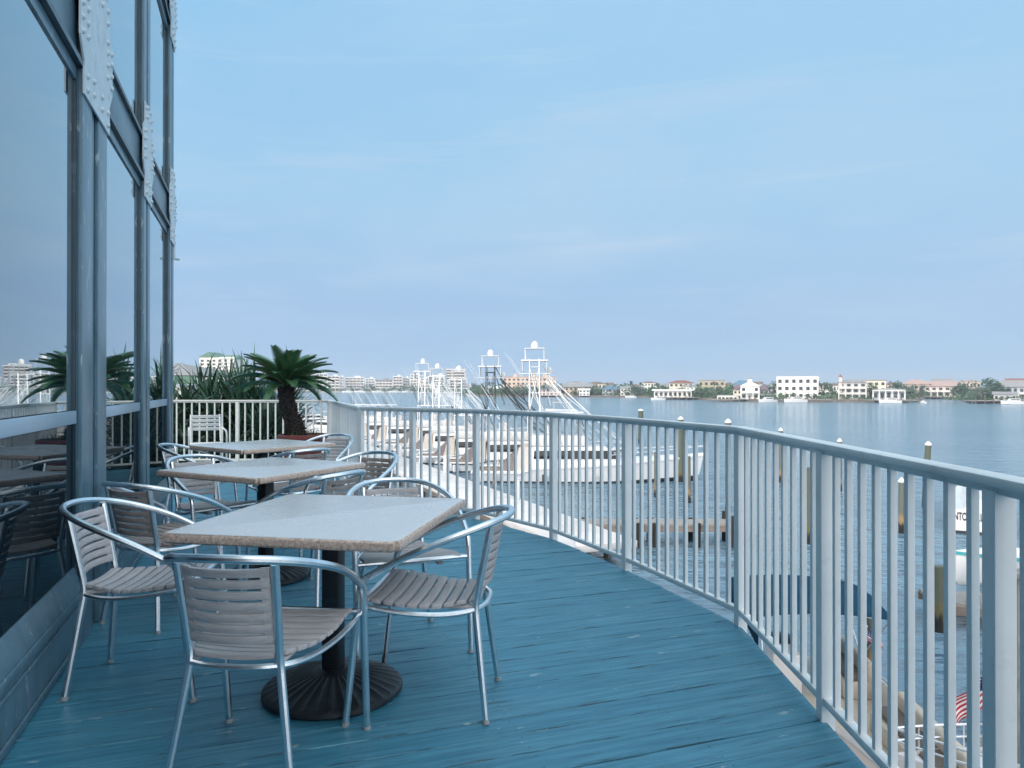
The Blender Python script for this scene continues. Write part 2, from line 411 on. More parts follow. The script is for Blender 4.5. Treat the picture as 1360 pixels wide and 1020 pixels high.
# ------------------------------------------------------------------ deck
WD = Vector((-.352, 1, 0)).normalized(); WN = Vector((WD.y, -WD.x, 0)); WO = Vector((-.894, 0, 0))
def wp(s, p=0, z=0):
    q = WO + WD * s + WN * p; return Vector((q.x, q.y, z))
RAIL = [(-3.04, 12.0), (-1.65, 7.9), (-1.03, 7.50), (-.35, 7.06), (.35, 6.115), (.806, 5.09), (1.233, 3.905), (1.212, 2.80), (1.182, 1.756), (1.10, .68), (.93, -.42), (.66, -1.5), (.3, -2.6)]
edge = list(RAIL) + [(1.2, -5.5)]
deckpoly = edge[:-1] + [(.3, -6.0), tuple(wp(-6.2)[:2]), tuple(wp(7.9)[:2]), tuple(wp(7.9, -4.2)[:2]), (-7.6, 12.05)]
ang = math.atan2(WN.y, WN.x)
def clip(poly, n, d, keep):
    out = []
    for i in range(len(poly)):
        a, b = poly[i], poly[(i + 1) % len(poly)]
        da = (a[0] * n[0] + a[1] * n[1] - d) * keep; db = (b[0] * n[0] + b[1] * n[1] - d) * keep
        if da >= 0: out.append(a)
        if da * db < 0:
            u = da / (da - db); out.append((a[0] + (b[0] - a[0]) * u, a[1] + (b[1] - a[1]) * u))
    return out
ca, sa = math.cos(-ang), math.sin(-ang)
loc = [(x * ca - y * sa, x * sa + y * ca) for x, y in deckpoly]
# split the (non convex) outline into the strip on the facade side and the strip behind the building's end
mb = MB(); pw = .140
ys = [p[1] for p in loc]
def inside_spans(y):
    xs = []
    for i in range(len(loc)):
        (x0, y0), (x1, y1) = loc[i], loc[(i + 1) % len(loc)]
        if (y0 - y) * (y1 - y) < 0: xs.append(x0 + (x1 - x0) * (y - y0) / (y1 - y0))
    xs.sort(); return [(xs[i], xs[i + 1]) for i in range(0, len(xs) - 1, 2)]
j = math.floor(min(ys) / pw)
while j * pw < max(ys):
    a, b = j * pw + .0016, (j + 1) * pw - .0016
    sa_, sb_ = inside_spans(a), inside_spans(b)
    if len(sa_) == len(sb_):
        for (x0, x1), (u0, u1) in zip(sa_, sb_):
            # boards butt-jointed at random lengths
            cuts = [0.0]; 
            while cuts[-1] < 1: cuts.append(cuts[-1] + (rnd.uniform(7, 14) / max(.3, x1 - x0)))
            cuts[-1] = 1.0
            for c0, c1 in zip(cuts, cuts[1:]):
                h = rnd.uniform(-.0018, .0018); g = .002
                p = [(x0 + (x1 - x0) * c0 + g, a), (x0 + (x1 - x0) * c1 - g, a), (u0 + (u1 - u0) * c1 - g, b), (u0 + (u1 - u0) * c0 + g, b)]
                mb.prism(p, -.035, h)
    j += 1
dk = mb.build('deck', M['deck'], bevel=.003, seg=1, smooth=False); dk.rotation_euler.z = ang
tag(dk, kind='structure')
# joists and fascia below the boards
mb = MB()
for (x0, y0), (x1, y1) in zip(edge, edge[1:-1]):
    mb.beam((x0 - .09, y0 - .05, -.16), (x1 - .09, y1 - .05, -.16), .04, .22)
for s in [i * .6 for i in range(-9, 20)]:
    a = wp(s, .02, -.10); b = wp(s, 1.6, -.10)
tag(mb.build('deck_edge_board', M['fascia'], smooth=False), kind='structure')
mb = MB()
for i, (x, y) in enumerate(edge[:-1]):
    if i % 2: mb.tube([(x - .35, y - .15, -4.8), (x - .35, y - .15, -.26)], .12, 10)
inner = [(p[0] * .86 - .25, p[1] * .93) for p in deckpoly]
mb.prism(inner[::-1], -.10, -.045)
tag(mb.build('deck_underframe', M['bulkhead'], smooth=False), kind='structure')

# ------------------------------------------------------------------ railings
def railing(name, label, pts, mat, post_at=None, spacing=.108, capw=.070, first=True, last=True, hgt=1.07, group=None, off=0.0):
    root = thing(name, label, 'railing', (pts[0][0], pts[0][1], 0), 0, group); o = Vector((pts[0][0], pts[0][1], 0))
    P = [Vector((x, y, 0)) - o for x, y in pts]
    t = MB(); bt = MB()
    def strip(mbx, z0, z1, w, inset=0):
        n = len(P); rows = []
        for i in range(n):
            d0 = (P[i] - P[i - 1]).normalized() if i else (P[1] - P[0]).normalized()
            d1 = (P[i + 1] - P[i]).normalized() if i < n - 1 else d0
            b = (d0 + d1).normalized(); nn = Vector((b.y, -b.x, 0)) / max(.5, b.dot(d0))
            rows.append([P[i] + nn * x * w / 2 + Vector((0, 0, z)) for x, z in ((-1, z0), (1, z0), (1, z1), (-1, z1))])
        vs = [v for r in rows for v in r]; fs = [(3, 2, 1, 0), tuple((n - 1) * 4 + k for k in range(4))]
        for i in range(n - 1):
            for k in range(4):
                fs.append((i * 4 + k, i * 4 + (k + 1) % 4, i * 4 + 4 + (k + 1) % 4, i * 4 + 4 + k))
        mbx.add(vs, fs)
    strip(t, hgt - .024, hgt, capw); t.build('top_rail', mat, root, bevel=.003)
    tt = MB(); strip(tt, hgt - .044, hgt - .024, .036); tt.build('under_rail', mat, root, bevel=.003)
    strip(bt, .062, .092, .036); bt.build('bottom_rail', mat, root, bevel=.003)
    pm_ = MB().box((0, 0, (hgt - .035) / 2 - .09), (.052, .052, hgt - .035 + .18)).build('post', mat, root, bevel=.0015, seg=1)
    bm_ = MB().box((0, 0, (hgt - .045 + .091) / 2), (.022, .022, hgt - .045 - .091)).build('baluster', mat, root, bevel=.0012, seg=1)
    made = [0, 0]
    def put(src, i, loc, rz):
        c = src if made[i] == 0 else src.copy()
        if made[i]: COL.objects.link(c); c.parent = root
        made[i] += 1; c.location = loc; c.rotation_euler = (0, 0, rz)
    for i in range(len(P)):
        if i == 0 and not first: continue
        if i == len(P) - 1 and not last: continue
        d = (P[min(i + 1, len(P) - 1)] - P[max(i - 1, 0)]); put(pm_, 0, P[i], math.atan2(d.y, d.x))
    for a, b in zip(P, P[1:]):
        d = b - a; n = max(2, round(d.length / spacing)); rz = math.atan2(d.y, d.x)
        for k in range(1, n): put(bm_, 1, a + d * k / n, rz)
    return root
railing('deck_railing', 'pale blue railing curving round the outer edge of the deck above the boats', RAIL[1:], M['rail'])
seg = [(RAIL[1][0] + (RAIL[0][0] - RAIL[1][0]) * k / 4, RAIL[1][1] + (RAIL[0][1] - RAIL[1][1]) * k / 4) for k in range(5)]
seg[0] = (seg[0][0] - .012, seg[0][1] + .036)
railing('deck_railing', 'straight pale railing section beside the potted palm, its balusters seen edge-on', seg[::-1], M['rail'], first=False, last=False)
back = [(-3.04 - 1.52 * k, 12.0 + .012 * k) for k in range(4)]
railing('deck_railing', 'cream white railing across the far end of the deck in front of the shrubs', back, M['rail_back'], spacing=.125, capw=.06)

# ------------------------------------------------------------------ building
bld = thing('restaurant_building', 'blue timber and glass restaurant front with riveted gusset plates beside the deck', 'building', (0, 0, 0))
def spx(px, p):
    k = (px - HX) / F; return (WO.x + p * (WN.x - k * WN.y)) / (k * WD.y - WD.x)
def wbox(mbx, s0, s1, p0, p1, z0, z1, mi=0):
    c = wp((s0 + s1) / 2, (p0 + p1) / 2, (z0 + z1) / 2); mbx.box(c, (s1 - s0, p1 - p0, z1 - z0), math.atan2(WD.y, WD.x), mi)
c1 = (spx(107, .016), spx(140, .016)); c2 = (spx(189.5, .016), spx(198, .016)); c3 = (spx(224.5, .016), spx(229.5, .016))
pitch = c2[0] - c1[1]
colspan = [c1, c2, c3]
s = c1[0]
while s > -6:
    colspan.insert(0, (s - pitch - .34, s - pitch)); s -= pitch + .34
TOPZ = 6.9
GZ = -.012      # glass plane behind the columns' faces
for (a, b) in colspan:
    m = MB(); w = b - a
    wbox(m, a, b, GZ - .10, .0, -.0, TOPZ)
    wbox(m, a + .002, a + w * .36, .0, .022, .0, TOPZ - .01)
    wbox(m, a + w * .62, b - .002, .0, .022, .0, TOPZ - .01)
    wbox(m, a + w * .42, a + w * .54, .0, .009, .0, TOPZ - .01)
    m.build('column', M['facade'], bld, bevel=.014, smooth=True, seg=4)
    j_ = MB(); wbox(j_, a - .022, a - .001, GZ - .06, -.002, .40, TOPZ - .02); wbox(j_, b + .001, b + .022, GZ - .06, -.002, .40, TOPZ - .02)
    j_.build('window_jamb', M['facade_dark'], bld)
S0, S1 = colspan[0][0], colspan[-1][1]
for (z0, z1) in ((2.90, 3.17), (4.92, 5.20)):
    for (a, b), (c, d) in zip(colspan, colspan[1:]):
        m = MB(); wbox(m, b + .002, c - .002, GZ - .05, .004, z0, z1); m.build('beam', M['beam'], bld, bevel=.004)
        m = MB(); wbox(m, b + .003, c - .003, GZ - .03, .026, z0 - .032, z0 - .002); wbox(m, b + .003, c - .003, GZ - .03, .026, z1 + .002, z1 + .03)
        m.build('beam_flange', M['facade_dark'], bld)
        m = MB(); wbox(m, b + .024, c - .024, GZ - .02, -.001, z0 - .10, z0 - .034); m.build('window_head', M['facade'], bld, bevel=.004)
for (a, b), (c, d) in zip(colspan, colspan[1:]):
    for z0, z1, nm in ((.40, 1.10, 'window'), (1.172, 2.798, 'window'), (3.202, 4.818, 'window'), (5.232, 6.86, 'window')):
        m = MB(); wbox(m, b + .024, c - .024, GZ - .02, GZ, z0, z1); m.build('window', M['glass' if z0 > 1 else 'glass_low'], bld, smooth=False)
    m = MB(); wbox(m, b + .024, c - .024, GZ - .015, .004, 1.104, 1.168); m.build('mid_rail', M['midrail'], bld, bevel=.004)
    m = MB(); wbox(m, b + .002, c - .002, GZ - .10, .020, .0, .245)
    wbox(m, b + .002, c - .002, GZ - .10, .034, .247, .285)
    A = [wp(b + .003, .030, .287), wp(b + .003, GZ + .002, .395), wp(b + .003, GZ - .1, .395), wp(b + .003, GZ - .1, .287)]
    B = [wp(c - .003, .030, .287), wp(c - .003, GZ + .002, .395), wp(c - .003, GZ - .1, .395), wp(c - .003, GZ - .1, .287)]
    m.add(A + B, [(0, 1, 2, 3), (7, 6, 5, 4), (0, 4, 5, 1), (1, 5, 6, 2), (2, 6, 7, 3), (3, 7, 4, 0)])
    wbox(m, b + .06, c - .06, .020, .030, .03, .05); wbox(m, b + .06, c - .06, .020, .030, .20, .22)
    m.build('base_panel', M['facade'], bld, bevel=.004)
def gusset(a, b, zc):
    c = (a + b) / 2; h = (b - a) / 2 + .012; g = h + .085
    poly = [(-h, -.36), (h, -.36), (h, -.20), (g, -.10), (g, .16), (h, .22), (h, .37), (-h, .37), (-h, .22), (-g, .16), (-g, -.10), (-h, -.20)]
    p0, p1 = .024, .033; n = len(poly); m = MB()
    vs = [wp(c + x, p0, zc + z) for x, z in poly] + [wp(c + x, p1, zc + z) for x, z in poly]
    m.add(vs, [tuple(range(n)), tuple(range(2 * n - 1, n - 1, -1))] + [(i, n + i, n + (i + 1) % n, (i + 1) % n) for i in range(n)])
    pl = m.build('gusset_plate', M['plate'], bld, smooth=False)
    if a < 3: return
    spots = [(c + x * h, zc + z + (.03 if abs(x) < .5 else 0)) for z in (-.32, -.25, .26, .33) for x in (-.8, -.35, .3, .8)]
    spots += [(c + x * g, zc + z + (.02 if abs(x) < .8 else 0)) for z in (-.07, 0, .07, .13) for x in (-.9, -.62, .62, .9)]
    for s_, z in spots:
        if not RIV: RIV.append(MB().lathe((0, 0, 0), [(.017, 0), (.016, .006), (.011, .012), (.004, .015)], 9).build('rivet', M['plate'], pl)); r = RIV[0]
        else: r = RIV[0].copy(); COL.objects.link(r); r.parent = pl
        r.location = wp(s_, p1 - .001, z); r.rotation_euler = WN.to_track_quat('Z', 'Y').to_euler()
RIV = []
for (a, b) in colspan:
    gusset(a, b, 3.10); gusset(a, b, 5.12)
m = MB(); wbox(m, S1 - .05, S1 + .01, .029, .08, 2.60, 2.612); wbox(m, S1 - .05, S1 + .01, .029, .037, 2.613, 2.80)
m.build('angle_bracket', M['plate'], bld)
m = MB(); m_ = 9.0
wbox(m, S0, S1 - .01, -m_, -m_ + .2, -4.8, TOPZ); wbox(m, S1 - .2, S1 - .01, -m_ + .2, GZ - .105, -4.8, TOPZ); wbox(m, S0, S0 + .2, -m_ + .2, GZ - .105, -4.8, TOPZ)
wbox(m, S0 + .2, S1 - .2, GZ - .3, GZ - .12, -4.8, .0)
m.build('wall', M['beam'], bld)
m = MB(); wbox(m, S0 - .2, S1 + .05, -m_ - .2, .06, TOPZ + .002, TOPZ + .35); m.build('roof', M['roofing'], bld)
m = MB(); wbox(m, S0 + .21, S1 - .21, -m_ + .21, GZ - .11, -.02, .0); m.build('floor_slab', M['facade_dark'], bld)

# ------------------------------------------------------------------ bistro chair
def bend(pts, r=.05, k=5):
    P = [Vector(p) for p in pts]; out = [P[0]]
    for a, b, c in zip(P, P[1:], P[2:]):
        d0, d1 = (a - b), (c - b); q = min(r, d0.length * .45, d1.length * .45)
        s_, e_ = b + d0.normalized() * q, b + d1.normalized() * q
        for i in range(k + 1):
            u = i / k; out.append((1 - u) ** 2 * s_ + 2 * u * (1 - u) * b + u * u * e_)
    out.append(P[-1]); return out
def bistro_chair(slatm):
    root = thing('bistro_chair', '', 'chair', (0, 0, 0), 0, 'aluminium bistro armchairs round the tables')
    A = M['alu']; tr = .0138
    # arm hoop: from bend to bend round the back
    half = [(.278, .172, .575), (.283, .05, .640), (.278, -.06, .688), (.245, -.17, .728), (.185, -.262, .757), (.10, -.318, .771), (0, -.335, .775)]
    hoop = half + [(-x, y, z) for x, y, z in half[-2::-1]]
    H = cat(hoop, 6)
    # turn down into the front legs
    def front(sx):
        a = Vector((sx * .278, .172, .575)); d = (Vector((sx * .278, .172, .575)) - Vector((sx * .283, .05, .640))).normalized()
        f = Vector((sx * .272, .272, .012)); k = a + d * .045; q = k + (f - k).normalized() * .05
        arc = [(1 - u) ** 2 * a + 2 * u * (1 - u) * k + u * u * q for u in [i / 7 for i in range(8)]]
        return arc, f
    aR, fR = front(1); aL, fL = front(-1)
    hp = aR[:0:-1] + H + aL[1:]
    m = MB().tube(hp, tr, 10); m.build('arm_hoop', A, root)
    for arc, f in ((aR, fR), (aL, fL)):
        q = arc[-1]; d = (f - q).normalized()
        l = MB().tube([q + d * .0002, f], tr, 10).build('leg', A, root)
        MB().tube([f + d * -.004, f + d * .012], .0145, 10).build('foot_cap', M['cap'], l)
    for sx in (1, -1):
        pts = bend([(sx * .208, -.255, .012), (sx * .146, -.205, .432), (sx * .158, -.268, .748)], .04)
        l = MB().tube(pts, tr, 10).build('leg', A, root)
        f = Vector(pts[0]); d = (f - pts[1]).normalized()
        MB().tube([f + d * -.004, f + d * .012], .0145, 10).build('foot_cap', M['cap'], l)
    ring = [(.262, .205, .452), (.228, .222, .456), (0, .228, .456), (-.228, .222, .456), (-.262, .205, .452), (-.248, .06, .425), (-.215, -.08, .412), (-.172, -.18, .415), (-.10, -.232, .420), (0, -.242, .420),
            (.10, -.232, .420), (.172, -.18, .415), (.215, -.08, .412), (.248, .06, .425)]
    MB().tube(cat(ring, 4, True), .0105, 8, closed=True).build('seat_frame', A, root)
    # seat: curved boards side to side
    m = MB(); n = 10; y0, y1 = .236, -.222
    def zs(y): return .452 + .012 * max(0, (y - .05) / .18) - .55 * max(0, y - .205) ** 1.0 * .5 - .018 * max(0, 1 - abs(y + .06) / .2) 
    def hw(y):
        return .232 if y > .1 else .232 - .105 * ((.1 - y) / .32) ** 1.7
    for i in range(n):
        a = y0 + (y1 - y0) * i / n - .005; b = y0 + (y1 - y0) * (i + 1) / n + .005
        segs = 6; vs = []
        for k in range(segs + 1):
            u = k / segs * 2 - 1
            for (y, dz) in ((a, 0), (b, 0), (b, -.017), (a, -.017)):
                x = u * hw(y); vs.append((x, y, zs(y) + .010 * u * u + dz))
        fs = [(3, 2, 1, 0), tuple(segs * 4 + q for q in range(4))]
        for k in range(segs):
            for q in range(4): fs.append((k * 4 + q, k * 4 + (q + 1) % 4, k * 4 + 4 + (q + 1) % 4, k * 4 + 4 + q))
        m.add(vs, fs)
    for x in (-.14, .14): m.box((x, .0, .425), (.03, .40, .012))
    m.build('seat', slatm, root, bevel=.003)
    # backrest
    m = MB(); n = 7
    def bx(u, z, off):
        w = .140; y = -.208 - .058 * (z - .45) / .30 - .030 * (1 - u * u) + off
        return (u * w, y, z)
    zb, zt = .488, .738
    def slab(u0, u1, z0, z1, t0=-.009, t1=.009, segs=6):
        vs = []
        for k in range(segs + 1):
            u = u0 + (u1 - u0) * k / segs
            vs += [bx(u, z0, t0), bx(u, z0, t1), bx(u, z1, t1), bx(u, z1, t0)]
        fs = [(3, 2, 1, 0), tuple(segs * 4 + q for q in range(4))]
        for k in range(segs):
            for q in range(4): fs.append((k * 4 + q, k * 4 + (q + 1) % 4, k * 4 + 4 + (q + 1) % 4, k * 4 + 4 + q))
        m.add(vs, fs)
    for i in range(n):
        a = zb + (zt - zb) * i / n; b = zb + (zt - zb) * (i + 1) / n
        slab(-.97, .97, a + .0045, b - .0045)
    for u in (-.90, .90): slab(u - .10, u + .10, zb + .001, zt - .001, -.0065, .0065, 2)
    m.build('backrest', slatm, root, bevel=.0025)
    # short rungs from uprights to the board edges
    m = MB()
    for sx in (1, -1):
        for z in (.53, .69):
            p = Vector(bx(sx * .98, z, 0)); q = Vector((sx * (.146 + .012 * (z - .432) / .316), -.205 - .063 * (z - .432) / .316, z)); m.tube([p, q], .006, 6)
    m.build('bracket', A, root)
    return root
grey = bistro_chair(M['slat']); brown = bistro_chair(M['slat_brown'])
used = set()
def put_chair(src, x, y, fx, fy, label):
    c = src if src not in used else copy_tree(src); used.add(src)
    c.location = (x, y, 0); c.rotation_euler = (0, 0, math.atan2(-fx, fy)); c['label'] = label
put_chair(grey, -.845, 2.475, .112, .994, 'nearest aluminium armchair seen from behind, tucked under the nearest stone table')
put_chair(grey, -1.60, 3.20, .985, .10, 'aluminium armchair between the glass wall and the nearest table, grey slatted back')
put_chair(grey, -.335, 2.99, -.996, .09, 'aluminium armchair on the railing side of the nearest table, facing the glass wall')
put_chair(grey, -.55, 3.66, .36, -.93, 'aluminium armchair on the far side of the nearest table, mostly hidden by its top')
put_chair(brown, -1.93, 4.08, .40, .915, 'brown slatted armchair seen from behind at the near side of the second table')
put_chair(grey, -2.12, 5.13, .80, -.60, 'aluminium armchair at the glass wall side of the second table')
put_chair(brown, -1.24, 4.46, -.87, .49, 'aluminium armchair on the railing side of the second table, facing the glass wall')
put_chair(brown, -1.16, 5.33, -.45, -.89, 'aluminium armchair on the far side of the second table, nearest the railing')
put_chair(grey, -2.76, 6.40, .96, .12, 'aluminium armchair wedged between the glass wall and the third table')
put_chair(brown, -1.86, 6.10, -.76, .65, 'aluminium armchair at the near railing side of the third table')
put_chair(grey, -1.94, 7.42, -.30, -.95, 'aluminium armchair on the far side of the third table, before the potted palm')

# white slatted chair at the far railing
wc = thing('slatted_armchair', 'white slatted metal armchair standing alone against the far railing', 'chair', (-4.60, 10.9, 0), math.atan2(-.45, -.89))
for sx in (1, -1):
    l = MB().tube(bend([(sx * .23, -.30, 0), (sx * .215, -.20, .42), (sx * .205, -.30, .86)], .05), .014, 8); l.build('leg', M['white_metal'], wc)
    l = MB().tube(bend([(sx * .25, .26, 0), (sx * .26, .24, .62), (sx * .235, -.24, .66)], .12, 7), .013, 8); l.build('leg', M['white_metal'], wc)
m = MB()
for i in range(4): m.box((0, -.262 - .03 * i / 3, .64 + i * .062), (.42, .014, .048), rx=R(-12))
m.build('backrest', M['white_metal'], wc, bevel=.003)
m = MB()
for i in range(8): m.box((0, -.20 + i * .058, .43), (.44, .046, .014))
for sx in (1, -1): m.box((sx * .222, .0, .418), (.022, .46, .012))
m.build('seat', M['white_metal'], wc, bevel=.003)

# ------------------------------------------------------------------ tables
def cafe_table():
    root = thing('cafe_table', '', 'table', (0, 0, 0), 0, 'stone topped cafe tables')
    w, d, h, th = .915, 1.0, .750, .040
    ob = MB().box((0, 0, h - th / 2), (w, d, th)); me = ob.build('tabletop', [M['granite'], M['top']], root)
    bm = bmesh.new(); bm.from_mesh(me.data)
    ve = [e for e in bm.edges if abs((e.verts[0].co - e.verts[1].co).z) > .01]
    bmesh.ops.bevel(bm, geom=ve, offset=.018, segments=4, affect='EDGES')
    he = [e for e in bm.edges if len(e.link_faces) == 2 and {round(abs(f.normal.z)) for f in e.link_faces} == {0, 1}]
    bmesh.ops.bevel(bm, geom=he, offset=.013, segments=4, affect='EDGES', profile=.5)
    bm.normal_update()
    for f in bm.faces: f.material_index = 1 if f.normal.z > .97 else 0; f.smooth = True
    bm.to_mesh(me.data); bm.free(); me.data.set_sharp_from_angle(angle=R(50))
    MB().box((0, 0, .39), (.076, .076, .58)).build('pedestal', M['iron'], root, bevel=.008)
    m = MB(); m.box((0, 0, .688), (.42, .06, .022)); m.box((0, 0, .688), (.06, .42, .0215)); m.build('top_bracket', M['iron'], root)
    m = MB(); n = 96; prof = [(.282, .004), (.290, .012), (.288, .026), (.276, .034), (.225, .052), (.15, .074), (.085, .092), (.055, .104)]
    vs = []; fs = []
    for i, (r, z) in enumerate(prof):
        for k in range(n):
            a = 2 * math.pi * k / n; rib = (.0045 if k % 3 == 0 else -.001) if 3 <= i <= 5 else 0
            vs.append((r * math.cos(a), r * math.sin(a), z + rib))
    for i in range(len(prof) - 1):
        for k in range(n): fs.append((i * n + k, i * n + (k + 1) % n, (i + 1) * n + (k + 1) % n, (i + 1) * n + k))
    fs += [tuple(range(n - 1, -1, -1)), tuple((len(prof) - 1) * n + k for k in range(n))]
    m.add(vs, fs); m.build('base', M['iron'], root, ang=18)
    return root
t0 = cafe_table()
for i, (x, y, a, lb) in enumerate(((-.755, 3.06, 10, 'nearest square stone topped table on a black pedestal with four chairs'),
                                   (-1.66, 4.88, 27.5, 'middle stone topped table, second of the three along the glass wall'),
                                   (-2.34, 6.78, 37, 'farthest stone topped table, in front of the potted palm'))):
    t = t0 if i == 0 else copy_tree(t0)
    t.location = (x, y, 0); t.rotation_euler.z = -R(a); t['label'] = lb

# ------------------------------------------------------------------ sago palm in pot
pot = thing('flower_pot', 'large round terracotta pot holding the sago palm', 'pot', (-2.98, 10.3, 0))
MB().lathe((0, 0, 0), [(.19, 0), (.215, .03), (.265, .40), (.27, .44), (.315, .445), (.325, .465), (.325, .50), (.30, .515), (.298, .535), (.335, .54), (.345, .56), (.342, .61), (.31, .615), (.30, .57), (.02, .565)], 40).build('pot_body', M['terracotta'], pot)
MB().lathe((0, 0, .566), [(.296, 0), (.28, .02), (.02, .03)], 30).build('soil', M['soil'], pot)
m = MB(); r_ = random.Random(3)
for i in range(60):
    a = r_.uniform(0, 6.28); q = r_.uniform(.05, .27); b = Vector((q * math.cos(a), q * math.sin(a), .585)); h = r_.uniform(.05, .13)
    d = Vector((r_.uniform(-.05, .05), r_.uniform(-.05, .05), h)); w = Vector((math.cos(a * 3), math.sin(a * 3), 0)) * .008
    m.add([b - w, b + w, b + d], [(0, 1, 2)])
m.build('groundcover', M['tree_b'], pot, smooth=False)
palm = thing('sago_palm', 'dark sago palm with a stout leaning trunk and arching fronds in the terracotta pot', 'palm', (-3.10, 10.3, .58))
m = MB(); r_ = random.Random(5)
ax = cat([(.03, 0, -.02), (0, 0, .16), (-.085, 0, .36), (-.115, 0, .60), (-.12, 0, .70)], 8); k = len(ax)
rad = [.132 - .026 * (i / k) - .016 * math.sin(3.0 * i / k) for i in range(k)]
m.tube(ax, rad, 20)
for i in range(k - 1):
    for jx in range(17):
        a = 6.283 * (jx + .5 * (i % 2)) / 17 + r_.uniform(-.1, .1); c = ax[i]; d = Vector((math.cos(a), math.sin(a), 0)); u = Vector((-d.y, d.x, 0))
        b = c + d * (rad[i] - .01); tip = c + d * (rad[i] + r_.uniform(.015, .045)) + Vector((0, 0, r_.uniform(.02, .06)))
        m.add([b - u * .022, b + u * .022, tip, b + Vector((0, 0, .035))], [(0, 1, 2), (1, 3, 2), (3, 0, 2)])
m.build('trunk', M['palm_trunk'], palm, smooth=False)
def fronds(crown, n, L, seedv, emin=8, emax=86, leaf=.15, lw=.011):
    m = MB(); rk = MB(); r_ = random.Random(seedv)
    for i in range(n):
        az = i * 2.39996 + r_.uniform(-.2, .2); el = R(emin + (emax - emin) * (i / n) ** .9 + r_.uniform(-6, 6)); Lf = L * r_.uniform(.85, 1.05)
        d = Vector((math.cos(az), math.sin(az), 0)); side = Vector((-d.y, d.x, 0)); p = Vector(crown); pts = [p.copy()]; e = el; K = 22; dirs = []
        for q in range(K):
            e = el - R(62) * (q / K) ** 1.6 * (1.05 - .5 * math.sin(el)) ; t_ = d * math.cos(e) + Vector((0, 0, math.sin(e))); dirs.append(t_); p = p + t_ * Lf / K; pts.append(p.copy())
        rk.tube(pts[::2], [.012 * (1 - .8 * x / (len(pts[::2]) - 1)) + .002 for x in range(len(pts[::2]))], 5)
        for q in range(4, K):
            t_ = dirs[q]; up = side.cross(t_) * -1
            if up.z < 0: up = -up
            ll = leaf * math.sin(math.pi * min(1, (q - 2) / (K - 1)) ** .75) * .9 + .03
            for hf in (0, .5):
                c = pts[q] + t_ * Lf / K * hf
                for sg in (-1, 1):
                    dr = (side * sg * .80 + t_ * .50 + up * .38).normalized(); w = t_ * lw / 2 * 1.2
                    mid = c + dr * ll * .55; tip = c + dr * ll + Vector((0, 0, -ll * .12))
                    m.add([c - w, c + w, mid + w * .8, tip, mid - w * .8], [(0, 1, 2, 4), (4, 2, 3)])
    return m, rk
m, rk = fronds((-.12, 0, .70), 54, .77, 11, emin=6, emax=62, leaf=.14, lw=.016)
m.build('crown', M['sago'], palm, smooth=False); rk.build('frond_stalk', M['rachis'], palm)

# ------------------------------------------------------------------ planting behind the far railing
land('planting_bed', [(-18, 12.6), (-3.7, 12.6), (-5.2, 20), (-7, 26), (-18, 26)], -4.75, -1.2, [M['soilbed']])
def strap_shrub(name, label, loc, n, L, seedv, h0=0.0, spread=.35, mat='strap'):
    root = thing(name, label, 'plant', loc, 0, 'spiky shrubs behind the far railing'); m = MB(); st = MB(); r_ = random.Random(seedv)
    for i in range(7):
        a = r_.uniform(0, 6.28); q = r_.uniform(0, spread); b = Vector((q * math.cos(a), q * math.sin(a), 0)); t_ = b * 1.5 + Vector((0, 0, h0 + r_.uniform(-.5, .5)))
        st.tube([b, (b + t_) * .5 + Vector((.04, 0, 0)), t_], [.05, .04, .03], 6)
        for k in range(n // 7):
            az = r_.uniform(0, 6.28); el = R(r_.uniform(15, 88)); d = Vector((math.cos(az), math.sin(az), 0)); s_ = Vector((-d.y, d.x, 0)); Lf = L * r_.uniform(.6, 1.1)
            p = t_.copy() - Vector((0, 0, r_.uniform(0, h0 * .55))); e = el; w = .034 * r_.uniform(.7, 1.2); row = []
            for q_ in range(6):
                ww = w * (1 - (q_ / 5) ** 1.8) * (.6 + .4 * min(1, q_ / 1.5)); row.append((p - s_ * ww, p + s_ * ww)); e = el - R(75) * (q_ / 5) ** 1.5 * math.cos(el * .8)
                p = p + (d * math.cos(e) + Vector((0, 0, math.sin(e)))) * Lf / 5
            vs = [x for ab in row for x in ab]; m.add(vs, [(2 * q_, 2 * q_ + 1, 2 * q_ + 3, 2 * q_ + 2) for q_ in range(5)])
    st.build('stem', M['bark'], root); m.build('foliage', M[mat], root, smooth=False)
strap_shrub('spiky_shrub', 'tall spiky green shrub behind the far railing, next to the glass wall', (-6.15, 14.0, -1.2), 900, .95, 21, 2.05)
strap_shrub('spiky_shrub', 'spiky green shrub behind the far railing, above the white slatted chair', (-5.3, 13.7, -1.2), 1000, 1.0, 22, 1.95)
strap_shrub('spiky_shrub', 'spiky pale green shrub with upright leaves midway along the far railing', (-4.75, 14.3, -1.2), 1000, 1.05, 23, 2.0)
strap_shrub('spiky_shrub', 'arching spiky green shrub just behind the potted palm trunk', (-4.35, 13.3, -1.2), 800, .95, 24, 1.75)
strap_shrub('spiky_shrub', 'spiky green shrub filling the gap between the white chair and the palm crown', (-4.95, 13.4, -1.2), 900, 1.0, 26, 2.05)
strap_shrub('spiky_shrub', 'spiky dark green shrub hidden deepest behind the glass wall corner', (-7.3, 14.6, -1.2), 800, 1.0, 25, 2.1)
